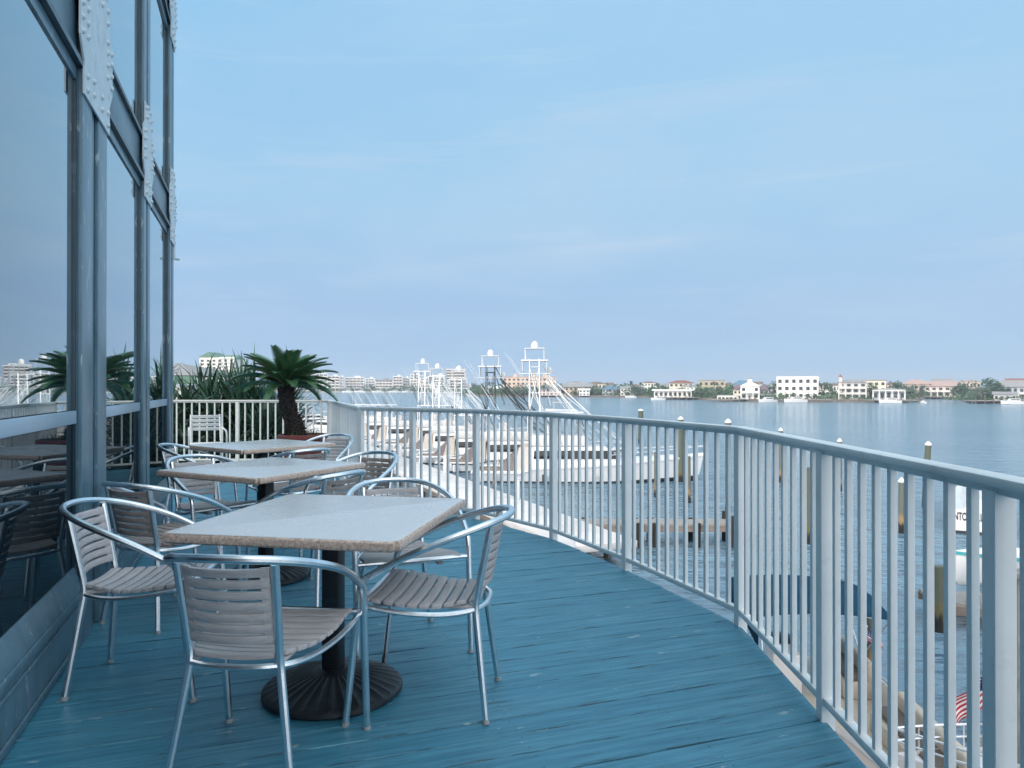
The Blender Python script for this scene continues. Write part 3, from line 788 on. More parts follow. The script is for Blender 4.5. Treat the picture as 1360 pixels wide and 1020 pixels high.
def bush(name, label, loc, r, n, seedv, mat='shrub', cat_='bush', group=None, size=.09, sq=.8):
    root = thing(name, label, cat_, loc, 0, group); m = MB(); r_ = random.Random(seedv); lobes = []
    for i in range(9):
        a = r_.uniform(0, 6.28); lobes.append((Vector((math.cos(a) * r * .55 * r_.random(), math.sin(a) * r * .55 * r_.random(), r * sq * r_.uniform(.35, 1.1))), r * r_.uniform(.35, .55)))
    for i in range(n):
        c, q = lobes[i % 9]; d = Vector((r_.gauss(0, 1), r_.gauss(0, 1), r_.gauss(0, 1))).normalized(); p = c + d * q * r_.uniform(.55, 1.05)
        u = Vector((r_.gauss(0, 1), r_.gauss(0, 1), r_.gauss(0, 1))).normalized(); v = u.orthogonal().normalized(); s_ = size * r_.uniform(.6, 1.3)
        m.add([p - u * s_, p + v * s_ * .45, p + u * s_, p - v * s_ * .45], [(0, 1, 2, 3)])
    MB().tube([(0, 0, 0), (.02, 0, r * sq * .9)], [.06, .03], 6).build('trunk', M['bark'], root)
    m.build('crown', M[mat], root, smooth=False)
bush('leafy_bush', 'dark leafy bush low behind the far railing, beneath the white chair back', (-5.6, 13.25, -1.2), 1.15, 4200, 31, sq=1.25)
bush('leafy_bush', 'dark leafy bush low behind the middle of the far railing', (-4.75, 13.2, -1.2), 1.0, 4200, 32, sq=1.3)
bush('leafy_bush', 'dark leafy bush low behind the far railing, beside the glass wall corner', (-6.6, 13.35, -1.2), 1.1, 3600, 33, sq=1.25)
bush('leafy_bush', 'dark leafy bush low behind the far railing, beside the palm pot', (-4.22, 13.1, -1.2), .62, 2400, 34, sq=1.75)

# ------------------------------------------------------------------ sport fishing boat
def loft(m, st, mi=0, cap0=True, cap1=True):
    k = len(st[0]); vs = [p for r in st for p in r]; fs = []
    for i in range(len(st) - 1):
        for q in range(k - 1): fs.append((i * k + q, i * k + q + 1, (i + 1) * k + q + 1, (i + 1) * k + q))
    m.add(vs, fs, mi)
    if cap0: m.add(st[0], [tuple(range(k))], mi)
    if cap1: m.add(st[-1], [tuple(range(k - 1, -1, -1))], mi)
def hull_sections(L, B, s_aft, s_bow, step=None):
    out = []; n = 18
    for i in range(n + 1):
        u = i / n; x = -L / 2 + L * u; hb = B / 2 * (.90 + .10 * math.sin(math.pi * min(1, u * 1.6) * .5)) if u < .5 else B / 2 * max(.02, 1 - ((u - .5) / .5) ** 2.3)
        sh = s_aft + (s_bow - s_aft) * u ** 1.5
        if step and u < step: sh = s_aft * .86
        rake = .9 * max(0, u - .8) / .2; ck = .12 + .9 * max(0, u - .55) ** 1.4; hc = hb * (.88 - .30 * max(0, u - .4)); kz = -.55 + .5 * max(0, u - .8) / .2
        out.append((x, rake, hb, sh, hc, ck, kz))
    return out
def sport_boat(tower='boatmetal'):
    root = thing('sport_fishing_boat', '', 'boat', (0, 0, 0), 0, 'sport fishing boats moored along the dock')
    L, B = 16.2, 4.9; S = hull_sections(L, B, .95, 1.95, .27)
    m = MB(); loft(m, [[(x + r, -hb, sh), (x + r * .6, -hc, ck), (x, 0, kz), (x + r * .6, hc, ck), (x + r, hb, sh)] for x, r, hb, sh, hc, ck, kz in S])
    m.build('hull', M['gel'], root, ang=25)
    m = MB(); loft(m, [[(x + r * .6, -hc - .01, ck + .01), (x + r * .5, -hc - .012, ck - .10), (x, 0, kz - .02), (x + r * .5, hc + .012, ck - .10), (x + r * .6, hc + .01, ck + .01)] for x, r, hb, sh, hc, ck, kz in S])
    m.build('bottom_paint', M['antifoul'], root)
    m = MB(); loft(m, [[(x + r, -hb * .97, sh - .02), (x + r, -hb * .5, sh + .10), (x + r, 0, sh + .14), (x + r, hb * .5, sh + .10), (x + r, hb * .97, sh - .02)] for x, r, hb, sh, hc, ck, kz in S if x > -3.9])
    m.build('foredeck', M['gel'], root)
    m = MB(); m.box((-5.9, 0, .52), (4.1, 4.1, .08)); m.build('cockpit_floor', M['teak'], root)
    m = MB()
    for sy in (1, -1): m.box((-5.9, sy * 2.08, .80), (4.2, .30, .14))
    m.box((-7.95, 0, .80), (.22, 4.2, .14)); m.build('coaming', M['gel'], root, bevel=.03)
    def house(z0, z1, xa0, xa1, xf0, xf1, w0, w1, nm, mat, bev=.12):
        mm = MB(); vs = [(xa0, -w0, z0), (xf0, -w0 * .86, z0), (xf0, w0 * .86, z0), (xa0, w0, z0), (xa1, -w1, z1), (xf1, -w1 * .80, z1), (xf1, w1 * .80, z1), (xa1, w1, z1)]
        mm.add(vs, [(3, 2, 1, 0), (4, 5, 6, 7), (0, 1, 5, 4), (1, 2, 6, 5), (2, 3, 7, 6), (3, 0, 4, 7)]); return mm.build(nm, mat, root, bevel=bev)
    house(1.0, 2.6, -3.8, -3.7, 3.3, 1.7, 2.0, 1.75, 'cabin', M['gel'])
    house(1.74, 2.32, -3.55, -3.5, 2.62, 2.10, 1.945, 1.86, 'side_window', M['blackglass'], .03)
    m = MB(); m.box((-3.83, 0, 1.7), (.05, 2.6, 1.5)); m.build('cabin_door', M['brownvinyl'], root)
    house(2.61, 3.4, -3.9, -3.9, .5, .15, 1.72, 1.85, 'flybridge', M['gel'], .1)
    m = MB(); m.box((-1.9, 0, 5.05), (4.0, 3.5, .10)); m.build('hard_top', M['gel'], root, bevel=.05)
    m = MB(); m.box((.05, 0, 4.15), (.04, 2.9, 1.3), ry=R(-14)); m.build('enclosure', M['blackglass'] if tower == 'x' else M['wind'], root)
    for sx in (-3.7, -.3):
        for sy in (-1.6, 1.6): MB().tube([(sx, sy, 3.38), (sx, sy * .95, 4.99)], .045, 6).build('hard_top_pole', M['boatmetal'], root)
    m = MB(); m.box((-2.3, 0, 3.75), (.9, .7, .7)); m.build('helm_console', M['gel'], root, bevel=.06)
    tm = M[tower]
    ends = [(-3.55, 1.35), (-3.55, -1.35), (-2.6, 1.35), (-2.6, -1.35)]
    m = MB(); top = 9.0
    legs = [((-3.9, sy * 1.7, 3.38), (-3.85, sy * .95, top)) for sy in (1, -1)] + [((-3.1, sy * 1.7, 5.1), (-3.15, sy * .9, top)) for sy in (1, -1)] + [((.6, sy * 1.75, 3.2), (-2.7, sy * .85, 7.9)) for sy in (1, -1)] + [((-.5, sy * 1.7, 5.1), (-2.6, sy * .85, 7.75)) for sy in (1, -1)]
    for a, b in legs: m.tube([a, b], .032, 6)
    for sy in (1, -1):
        m.tube([(-2.65, sy * .8, 7.95), (3.2, sy * 1.5, 2.5)], .03, 5); m.tube([(-2.6, sy * .8, 7.0), (1.6, sy * 1.5, 2.62)], .025, 5); m.tube([(-2.3, sy * 1.6, 5.6), (-3.0, sy * -1.2, 8.0)], .022, 5)
        for xe, ze in ((.2, 3.3), (2.4, 2.5), (4.2, 2.1)): m.tube([(-2.7, sy * .95, 7.4), (xe, sy * 1.75, ze)], .018, 5)
        m.tube([(-3.85, sy * 1.0, 8.4), (-3.1, sy * 1.35, 5.3)], .02, 5); m.tube([(-3.15, sy * 1.0, 8.4), (-3.85, sy * 1.4, 5.3)], .02, 5)
    for z in (6.5, 7.5, 8.4):
        for sx in (-3.87, -3.13): m.tube([(sx, -1.3, z), (sx, 1.3, z)], .025, 5)
        for sy in (-1.15, 1.15): m.tube([(-3.87, sy, z), (-3.13, sy, z)], .025, 5)
    m.tube([(-2.2, -1.4, 7.3), (-3.1, 1.2, 8.9)], .022, 5); m.tube([(-2.2, 1.4, 7.3), (-3.1, -1.2, 8.9)], .022, 5)
    m.build('tuna_tower', tm, root)
    m = MB(); m.box((-3.45, 0, 7.92), (2.3, 1.9, .06)); m.box((-3.5, 0, 8.9), (2.0, 1.9, .10)); m.box((-2.6, 0, 8.45), (.05, 1.7, .75)); m.box((-4.4, 0, 8.45), (.05, 1.7, .75))
    m.build('tower_platform', M['gel'], root, bevel=.02)
    m = MB()
    for sx in (-4.2, -2.8):
        for sy in (-.80, .80): m.tube([(sx, sy, 8.9), (sx, sy, 9.75)], .025, 5)
    m.box((-3.5, 0, 9.80), (1.5, 1.7, .05)); m.build('sunshade', M['gel'], root)
    m = MB().lathe((-3.5, 0, 9.84), [(.18, 0), (.25, .06), (.27, .25), (.22, .42), (.09, .52), (.01, .54)], 14); m.build('radar_dome', M['gel'], root)
    m = MB().lathe((-2.4, .5, 8.0), [(.22, 0), (.26, .08), (.24, .3), (.08, .45), (.01, .46)], 12); m.build('antenna_dome', M['gel'], root)
    for sy in (-1, 1):
        m = MB().tube([(-1.2, sy * 1.95, 2.4), (-3.6, sy * 2.5, 6.4), (-5.6, sy * 2.8, 9.4)], [.04, .03, .012], 6); m.build('outrigger', M['boatmetal'], root)
    m = MB()
    for sy in (-1, 1):
        for a, b in zip(S, S[1:]): m.beam((a[0] + a[1], sy * (a[2] + .01), a[3] - .09), (b[0] + b[1], sy * (b[2] + .01), b[3] - .09), .05, .07)
    m.build('rub_rail', M['hullgrey' if tower == 'boatmetal' else 'antifoul'], root)
    for sy in (-1, 1):
        MB().add([(-3.9, sy * 1.94, .85), (-5.0, sy * 2.0, .85), (-4.6, sy * 1.8, 2.55), (-3.9, sy * 1.78, 2.6)], [(0, 1, 2, 3)]).build('cockpit_curtain', M['curtain'], root)
        MB().add([(-5.02, sy * 2.0, .86), (-6.3, sy * 2.02, .86), (-4.62, sy * 1.8, 2.5)], [(0, 1, 2)]).build('cockpit_opening_dark', M['opening_shade'], root)  # dark sheet coloured as the open cockpit's brown interior and its shadow
        for q in range(3): MB().lathe((-6.4 + q * 3.6, sy * (2.36 + (q > 0) * .08), .38), [(.05, -.32), (.12, -.26), (.12, .26), (.05, .32)], 8).build('fender', M['antifoul' if q == 1 else 'gel'], root)
    for q in range(4):
        y = -1.5 + q; MB().tube([(-3.75, y, 4.95), (-4.4 - .1 * q, y * 1.05, 6.6)], [.025, .008], 5).build('fishing_rod', M['blackmetal'], root)
    m = MB(); pts = [(x + r, sg * hb * .93, sh) for sg in (1,) for x, r, hb, sh, *_ in S if x > 1.5]; pts2 = [(x + r, -hb * .93, sh) for x, r, hb, sh, *_ in S if x > 1.5]
    rail = [(x, y, z + .62) for x, y, z in pts] + [(x, y, z + .62) for x, y, z in pts2[::-1]]
    m.tube(rail, .02, 5)
    for p in pts[::2] + pts2[::2]: m.tube([p, (p[0], p[1], p[2] + .62)], .015, 5)
    m.build('bow_rail', M['boatmetal'], root)
    m = MB(); m.lathe((-6.0, 0, .56), [(.22, 0), (.06, .1), (.05, .5), (.3, .52), (.3, .62), (.01, .64)], 10); m.box((-6.25, 0, 1.4), (.08, .6, .55)); m.build('fighting_chair', M['gel'], root)
    return root
BL = ['white sport fishing boat moored nearest the deck, bow pointing out into the bay', 'white sport fishing boat with the black framed tower, second from the deck',
      'third white sport fishing boat along the dock, behind the black towered one', 'fourth white sport fishing boat along the dock, with a shorter tower',
      'fifth white sport fishing boat along the dock, its tower beside the distant grey condominium', 'sixth white sport fishing boat along the dock, mostly hidden by the others',
      'seventh white sport fishing boat along the dock, second farthest from the deck', 'farthest white sport fishing boat at the end of the dock row']
bA = sport_boat(); bB = sport_boat('blackmetal')
def strip_tower(root):
    for ch in list(root.children):
        if ch.name.split('.')[0] in ('tuna_tower', 'tower_platform', 'sunshade', 'radar_dome', 'antenna_dome'): bpy.data.objects.remove(ch)
for i in range(8):
    b = bB if i == 1 else (bA if i == 0 else copy_tree(bA))
    Y = 54 + 6.4 * i; X = (5.2, 1.6, -1.9, -4.4, -6.4, -11.4, -14.8, -18.2)[i]; s_ = (1, .97, .86, .90, .97, .88, .92, .9)[i]
    b.location = (X, Y, WZ); b.rotation_euler.z = R((-3, -1, 1, -2, 0, 2, -1, 1)[i]); b.scale = (s_, s_, s_); b['label'] = BL[i]
    if i > 4: strip_tower(b)

# main dock, finger pier
dd = Vector((-.42, 1, 0)).normalized(); dn = Vector((dd.y, -dd.x, 0)); dz = math.atan2(dd.y, dd.x)
dock = thing('main_dock', 'long pale concrete dock running along the sterns of the fishing boats', 'dock', (-2, 40, 0))
def dp(s_, p, z): return dd * s_ + dn * p + Vector((0, 0, z))
m = MB(); m.box(dp(22, 0, -4.72), (72, 3.0, .28), dz); m.build('walkway', M['concrete'], dock, bevel=.03)
m = MB(); m.box(dp(22, -1.42, -4.98), (72, .12, .22), dz); m.box(dp(22, 1.42, -4.98), (72, .12, .22), dz); m.build('edge_beam', M['bulkhead'], dock)
for k in range(12):
    for p in (-1.35, 1.35):
        MB().tube([dp(-12 + 6 * k, p, -7), dp(-12 + 6 * k, p, -4.88)], .16, 8).build('pile', M['bulkhead'], dock)
for k in range(7):
    s_ = -3 + 6.2 * k
    m = MB(); m.box(dp(s_, 1.2, -4.05), (.22, .22, 1.05), dz); m.box(dp(s_, 1.2, -3.48), (.28, .28, .10), dz); m.build('power_pedestal', M['gel'], dock, bevel=.02)
for k in range(6):
    s_ = -2 + 6.5 * k + 4
    m = MB(); m.box(dp(s_ + 2.8, 2.0, -4.40), (.5, .4, .5), dz); m.build('dock_box', M['gel'], dock, bevel=.04)
fp = thing('finger_pier', 'low brown wooden pier reaching out over the water below the railing', 'pier', (2.6, 32, 0))
m = MB(); m.box((3.6, 0, -4.70), (7.2, 1.2, .10)); m.build('deck_boards', M['dockwood'], fp)
m = MB(); m.box((3.6, -.58, -4.88), (7.2, .10, .24)); m.box((3.6, .58, -4.88), (7.2, .10, .24)); m.build('stringer', M['dockbrown'], fp)
for k, x in enumerate((.6, 2.9, 3.6, 5.4, 7.0)):
    for y in (-.66, .66): MB().tube([(x, y, -7.2), (x + .03, y, -4.62 + (.3 if k == 4 else 0))], .15, 10).build('pile', M['pile'] if k == 4 else M['pile_green'], fp)

# pilings
def piling(label, px, ytop, ybase, mat, r=.17, cap=True, lean=0, group='mooring pilings standing in the water'):
    b = atz(px, ybase, WZ); top = CZ - (ytop - HY) / F * b.y
    root = thing('mooring_piling', label, 'piling', tuple(b), 0, group); h = top - WZ
    m = MB(); m.tube([(0, 0, -1.2), (lean * .5, 0, h * .5), (lean, 0, h - (.22 if cap else 0))], [r, r * .97, r * .92], 14); m.build('pile_shaft', M[mat], root, ang=50)
    if cap: MB().lathe((lean, 0, h - .22), [(r * .95, -.02), (r * 1.08, 0), (r * 1.08, .06), (r * .3, .21), (.01, .22)], 14).build('pile_cap', M['cap_white'], root)
piling('thick tan and green piling rising just beyond the railing kink', 967, 556, 680, 'pile', .17)
piling('black topped piling with a white cap out beyond the boat bow', 851, 543, 588, 'pile_green', .33)
piling('piling with white cap showing over the rail, off the boat bow', 904, 553, 640, 'pile_green', .2)
piling('slim dark piling with a white cap peeping over the railing, first beyond the kink', 1037, 568, 640, 'pile', .15)
piling('slim dark piling with a white cap peeping over the railing, second beyond the kink', 1115, 582, 652, 'pile', .15)
piling('green bare topped piling seen between balusters in open water', 1074, 621, 722, 'pile_green', .13, False)
piling('stout white capped piling with an orange foot between the balusters', 1197, 634, 708, 'pile', .14)
piling('tall white capped dark piling standing alone above the railing', 1227, 586, 673, 'pile_green', .17, True, .25)
piling('small white capped post at the end of the brown pier', 952, 664, 700, 'pile', .06)
piling('ochre white capped post behind the blue boat canopy', 1155, 806, 912, 'pile', .09)
piling('weathered green piling holding the corner of the grey jetty', 1246, 752, 838, 'pile_green', .16, False)
piling('grey piling beside the hull of the nearest fishing boat', 872, 600, 660, 'pile', .17, False)
piling('pale piling standing off the bow of the nearest fishing boat', 914, 606, 668, 'pile', .15, False)
piling('slim piling between the dock and the second fishing boat', 657, 612, 655, 'pile', .14, False)

# ------------------------------------------------------------------ boats at the right
def small_hull(m, L, B, h, mi=0):
    S = hull_sections(L, B, h, h * 1.25); loft(m, [[(x + r * .4, -hb, sh), (x + r * .3, -hc, ck * .5), (x, 0, kz * .5), (x + r * .3, hc, ck * .5), (x + r * .4, hb, sh)] for x, r, hb, sh, hc, ck, kz in S]); return S
# boat with lettering on its transom
p = atz(1287, 710, WZ)
tb = thing('lettered_boat', 'white boat showing its lettered transom beyond the railing post', 'boat', (p.x + .5, p.y, WZ), R(-29))
m = MB(); W_ = 2.8
prof = [(-W_ / 2, .25), (-W_ / 2 * .98, 1.0), (-W_ / 2 * .9, 1.12), (-.62, 1.16), (-.45, 1.50), (-.2, 1.62), (.2, 1.62), (.45, 1.50), (.62, 1.16), (W_ / 2 * .9, 1.12), (W_ / 2 * .98, 1.0), (W_ / 2, .25), (W_ / 2 * .8, .02), (-W_ / 2 * .8, .02)]
n = len(prof); v0 = [(x, 0, z) for x, z in prof]; v1 = [(x, 3.5, z + .05) for x, z in prof]; v2 = [(x * .35, 7.2, z * 1.1 + .35) for x, z in prof]
m.add(v0 + v1 + v2, [tuple(range(n)), tuple(range(3 * n - 1, 2 * n - 1, -1))] + [(k * n + i, k * n + n + i, k * n + n + (i + 1) % n, k * n + (i + 1) % n) for k in (0, 1) for i in range(n)])
m.build('hull', M['gel'], tb, ang=40)
m = MB(); m.box((0, -.02, .06), (W_ * .86, .05, .12)); m.box((0, 3.2, .03), (W_ * .9, 6, .12)); m.build('bottom_paint', M['antifoul'], tb)
fc = bpy.data.curves.new('lettering', 'FONT'); fc.body = 'INTO    BLUE'; fc.size = .52; fc.offset = .010; fc.align_x = 'LEFT'; fc.extrude = .004; fc.space_character = .98
fo = bpy.data.objects.new('lettering', fc); COL.objects.link(fo)
dg = bpy.context.evaluated_depsgraph_get(); me = bpy.data.meshes.new_from_object(fo.evaluated_get(dg)); COL.objects.unlink(fo); bpy.data.objects.remove(fo)
me.materials.clear(); me.materials.append(M['ink']); lo = bpy.data.objects.new('lettering', me); COL.objects.link(lo); lo.parent = tb; lo.location = (-1.12, -.009, .62); lo.rotation_euler = (R(90), 0, 0); lo.scale = (.48, 1, 1)
m = MB()
for x in (-.4, .4): m.tube([(x, .4, 1.6), (x, .4, 1.7)], .03, 6)
m.build('cleat', M['boatmetal'], tb)
# teal striped skiff
p = atz(1262, 786, WZ)
sk = thing('striped_skiff', 'white skiff with a teal gunwale stripe tied to the grey jetty', 'boat', (p.x + 4.1, p.y + .9, WZ), R(180))
m = MB(); S = small_hull(m, 6.4, 2.2, .95); m.build('hull', M['gel'], sk, ang=30)
m = MB(); loft(m, [[(x + r * .4, -hb - .012, sh + .02), (x + r * .4, -hb - .015, sh - .10)] for x, r, hb, sh, *_ in S], cap0=False, cap1=False); loft(m, [[(x + r * .4, hb + .012, sh + .02), (x + r * .4, hb + .015, sh - .10)] for x, r, hb, sh, *_ in S], cap0=False, cap1=False)
m.build('gunwale_stripe', M['teal'], sk)
m = MB(); loft(m, [[(x + r * .4, -hb * .96, sh - .14), (x + r * .4, hb * .96, sh - .14)] for x, r, hb, sh, *_ in S], cap0=False, cap1=False); m.build('inner_deck', M['hullgrey'], sk)
m = MB(); m.box((-.4, 0, 1.15), (.8, .8, .8)); m.build('console', M['gel'], sk, bevel=.06)
m = MB(); m.box((-3.3, 0, 1.0), (.45, .4, .8)); m.build('outboard_motor', M['antifoul'], sk, bevel=.08)
# grey jetty on the right
jt = thing('grey_jetty', 'weathered grey timber jetty running out from behind the last railing post', 'pier', (12.4, 21, 0))
m = MB(); m.box((4.0, -.5, -4.98), (8.4, 1.4, .10), R(-16)); m.build('deck_boards', M['dockwood'], jt)
m = MB(); m.box((4.0 - .2, -1.22, -5.14), (8.4, .12, .24), R(-16)); m.box((4.0 + .2, .22, -5.14), (8.4, .12, .24), R(-16)); m.build('stringer', M['dockbrown'], jt)
for x in (.9, 3.4, 6, 8.4): MB().tube([(x, -x * .29 + .1, -7), (x, -x * .29 + .1, -4.7)], .15, 10).build('pile', M['pile_green'], jt)
# handrail of a nearer gangway at the frame's edge
gw = thing('timber_gangway', 'grey timber gangway rail and steps close by, cut off beside the last post', 'gangway', (8.05, 11.2, 0))
m = MB(); m.box((1.2, .6, -1.72), (2.6, .30, .09), R(8)); m.build('handrail', M['dockwood'], gw, bevel=.01)
for x in (.12, 1.4, 2.4): MB().box((x, .45 + x * .14, -3.3), (.14, .14, 3.1)).build('post', M['dockwood'], gw, bevel=.01)
m = MB(); m.box((1.4, .6, -4.80), (3.2, 1.6, .12)); m.build('landing', M['dockwood'], gw)
m = MB()
for z in (-3.9, -3.4, -2.9): m.box((1.25, .38, z), (2.4, .04, .10), R(8))
m.build('side_rail', M['gel'], gw)
lb = thing('life_ring', 'red life ring hanging on the grey gangway', 'life ring', (8.42, 11.2, -4.55))
MB().tube([(.3 * math.cos(a), 0, .3 * math.sin(a)) for a in [k * .3927 for k in range(16)]], .07, 8, closed=True).build('ring', M['red'], lb)

# pontoon boat with navy bimini
pb = thing('pontoon_boat', 'pontoon boat with tan seats and a navy canvas bimini moored below the railing', 'boat', (6.2, 14.0, WZ), R(-95))
for y in (-1.0, 1.0):
    MB().tube(cat([(-3.6, y, .05), (-3.2, y, .08), (2.4, y, .08), (3.0, y, .14), (3.4, y, .32)], 3), [.28] * 9 + [.24, .18, .12, .05], 14).build('pontoon', M['boatmetal'], pb)
m = MB(); m.box((-.15, 0, .44), (6.6, 2.55, .08)); m.build('deck', M['tan'], pb, bevel=.02)
m = MB()
for y in (-1.24, 1.24): m.box((-.1, y, .74), (5.6, .04, .48))
m.box((2.95, 0, .74), (.04, 2.0, .48)); m.build('side_panel', M['gel'], pb, bevel=.01)
m = MB()
for y in (-1.24, 1.24):
    m.tube(bend([(-2.9, y, .5), (-2.9, y, 1.05), (2.7, y, 1.05), (2.95, y * .8, 1.02), (2.95, y * .8, .5)], .12), .02, 6)
m.tube([(2.95, -1, 1.03), (2.95, 1, 1.03)], .02, 6)
for z in (.62, .86):
    for y in (-1.275, 1.275): m.tube([(-2.9, y, z), (2.7, y, z)], .012, 5)
m.build('guard_rail', M['boatmetal'], pb)
def sofa(x0, x1, y0, y1, side):
    m = MB(); m.box(((x0 + x1) / 2, (y0 + y1) / 2, .66), (x1 - x0, y1 - y0, .36)); m.build('seat_base', M['tan'], pb, bevel=.05)
    m = MB(); yb = y1 - .08 if side > 0 else y0 + .08
    m.box(((x0 + x1) / 2, yb, 1.0), (x1 - x0, .18, .48)); m.build('seat_back', M['tan'], pb, bevel=.07, seg=3)
    m = MB(); m.box(((x0 + x1) / 2, (y0 + y1) / 2 - side * .02, .90), (x1 - x0 - .08, y1 - y0 - .22, .12)); m.build('cushion', M['brownvinyl'], pb, bevel=.04)
sofa(.3, 2.7, .55, 1.2, 1); sofa(-.0, 2.7, -1.2, -.55, -1); sofa(-2.8, -1.0, .55, 1.2, 1)
m = MB(); m.box((-1.2, -.6, .95), (.7, .6, .95)); m.build('helm_console', M['gel'], pb, bevel=.06)
m = MB(); rows = []
for i in range(9):
    u = i / 8; x = -3.35 + 2.95 * u; z = 2.32 + .18 * math.sin(math.pi * u)
    rows.append([(x, y * 1.3, z + .10 * (1 - y * y)) for y in (-1, -.6, -.2, .2, .6, 1)])
loft(m, rows, cap0=False, cap1=False); loft(m, [[(x, -1.3, z - .62 * (1 - .25 * i)) for i in (0,)] + [(x, -1.3, z)] for x, z in [(-3.35 + 2.95 * k / 8, 2.32 + .18 * math.sin(math.pi * k / 8)) for k in range(9)]], cap0=False, cap1=False)
bi = m.build('bimini_top', M['canvas'], pb); sd = bi.modifiers.new('thick', 'SOLIDIFY'); sd.thickness = .02
m = MB()
for y in (-1.25, 1.25):
    for a, b in (((-1.9, y, 1.05), (-3.3, y, 2.32)), ((-1.9, y, 1.05), (-.42, y, 2.32)), ((-1.9, y, 1.05), (-1.9, y, 2.49)), ((-.2, y, 1.05), (-.42, y, 2.32))): m.tube([a, b], .016, 6)
m.build('bimini_frame', M['boatmetal'], pb)
m = MB(); m.box((-3.55, 0, .5), (.5, .5, .9)); m.build('outboard_motor', M['antifoul'], pb, bevel=.08)
# second, white motor boat tucked under the deck edge
wb = thing('runabout_boat', 'white runabout with dark seats half hidden below the deck edge', 'boat', (4.5, 9.6, WZ), R(75))
m = MB(); S = small_hull(m, 6.0, 2.3, .95); m.build('hull', M['gel'], wb, ang=30)
m = MB(); loft(m, [[(x + r * .4, -hb * .95, sh - .10), (x + r * .4, hb * .95, sh - .10)] for x, r, hb, sh, *_ in S], cap0=False, cap1=False); m.build('inner_deck', M['w_brown'], wb)
for y in (-.55, .55):
    m = MB(); m.box((-1.2, y, 1.1), (.6, .6, .4)); m.box((-1.5, y, 1.4), (.14, .6, .6)); m.build('seat', M['brownvinyl'], wb, bevel=.05)
m = MB(); m.box((.3, 0, 1.15), (.05, 1.9, .5), ry=R(-30)); m.build('windshield', M['blackglass'], wb)
m = MB(); m.box((-2.0, 0, 1.05), (1.0, 1.8, .3)); m.build('sun_pad', M['tan'], wb, bevel=.06)
lw = thing('lower_walkway', 'weathered timber walkway along the bulkhead beneath the deck edge', 'walkway', (0, 0, 0))
m = MB()
pts = [(-2.2, 13.2), (.2, 12.4), (2.2, 10.4), (2.9, 7), (2.9, 2), (2.6, -4)]
for (x0, y0), (x1, y1) in zip(pts, pts[1:]): m.beam((x0, y0, -4.66), (x1, y1, -4.66), 1.6, .12)
m.build('boards', M['dockwood'], lw)
m = MB()
for x, y in ((3.6, 8), (3.65, 5), (3.6, 2), (2.9, 10.6), (.8, 13.2)): m.tube([(x, y, -7), (x, y, -4.3)], .14, 9)
m.build('pile_row', M['bulkhead'], lw)
gp = thing('gangplank', 'pale grey gangplank leading from the lower walkway to the main dock', 'gangplank', (0, 0, 0))
m = MB(); m.beam((.8, 13.0, -4.58), (1.9, 30.6, -4.60), 1.3, .10); m.build('planks', M['concrete'], gp)
m = MB()
for k in range(6):
    y = 13.6 + 3.3 * k; m.tube([(.9 + k * .2, y, -7), (.9 + k * .2, y, -4.64)], .12, 8)
m.build('support_pile', M['bulkhead'], gp)

# flags
def flag(name, label, loc, w, h, rz, droop, staff):
    root = thing(name, label, 'flag', loc, rz); nx, ny = 26, 26; m = MB(); r_ = random.Random(9)
    for j in range(ny + 1):
        for i in range(nx + 1):
            u, v = i / nx, j / ny
            x = w * u * (1 - .25 * droop); z = -h * v - droop * w * u * .75 * (.4 + .6 * u); y = .06 * w * math.sin(u * 11 + v * 2.0) * (.3 + u) + .03 * math.sin(v * 7 + u * 3)
            m.v.append((x, y, z))
    for j in range(ny):
        for i in range(nx):
            st_ = int(j / ny * 13); mi = 2 if (j / ny < 7 / 13 and i / nx < .4) else (st_ % 2)
            if mi == 2 and j % 3 == 1 and i % 3 == 1: mi = 1
            m.f.append((j * (nx + 1) + i, j * (nx + 1) + i + 1, (j + 1) * (nx + 1) + i + 1, (j + 1) * (nx + 1) + i)); m.m.append(mi)
    m.build('flag_cloth', [M['flag_red'], M['flag_white'], M['flag_blue']], root)
    MB().tube([(-.012, 0, .06), (-.012, 0, -staff)], .014, 8).build('flag_staff', M['boatmetal'], root)
    MB().ball((-.012, 0, .08), .025, 8, 6).build('finial', M['cap_white'], root)
p = at(1324, 890, 12.2)
flag('us_flag', 'larger United States flag drooping from a staff over the water', tuple(p), .85, .50, R(172), .85, 1.15)
p = at(1151, 836, 16.6)
flag('us_flag', 'small United States flag hanging on the ochre post', tuple(p), .42, .26, R(-8), .9, .3)
# bow rails of the small boat that carries the larger flag
tn = thing('tender_boat', 'small white tender with steel bow rails below the drooping flag', 'boat', (9.0, 11.0, WZ), R(165))
m = MB(); S = small_hull(m, 5.0, 2.0, .8); m.build('hull', M['gel'], tn, ang=30)
m = MB(); loft(m, [[(x + r * .4, -hb * .95, sh - .08), (x + r * .4, hb * .95, sh - .08)] for x, r, hb, sh, *_ in S], cap0=False, cap1=False); m.build('inner_deck', M['hullgrey'], tn)
m = MB()
pts = [(x + r * .4, hb * .92, sh + .4) for x, r, hb, sh, *_ in S if x > -.2]; m.tube(pts + [(x, -y, z) for x, y, z in pts[::-1]], .022, 6)
pts = [(x, y, z - .2) for x, y, z in pts]; m.tube(pts + [(x, -y, z) for x, y, z in pts[::-1]], .018, 6)
for x, y, z in pts[::2]:
    for sg in (1, -1): m.tube([(x, y * sg, z - .25), (x, y * sg, z + .2)], .014, 5)
m.build('bow_rail', M['boatmetal'], tn)
m = MB(); m.box((-1.2, 0, .95), (.7, 1.2, .3)); m.build('seat', M['gel'], tn, bevel=.05)

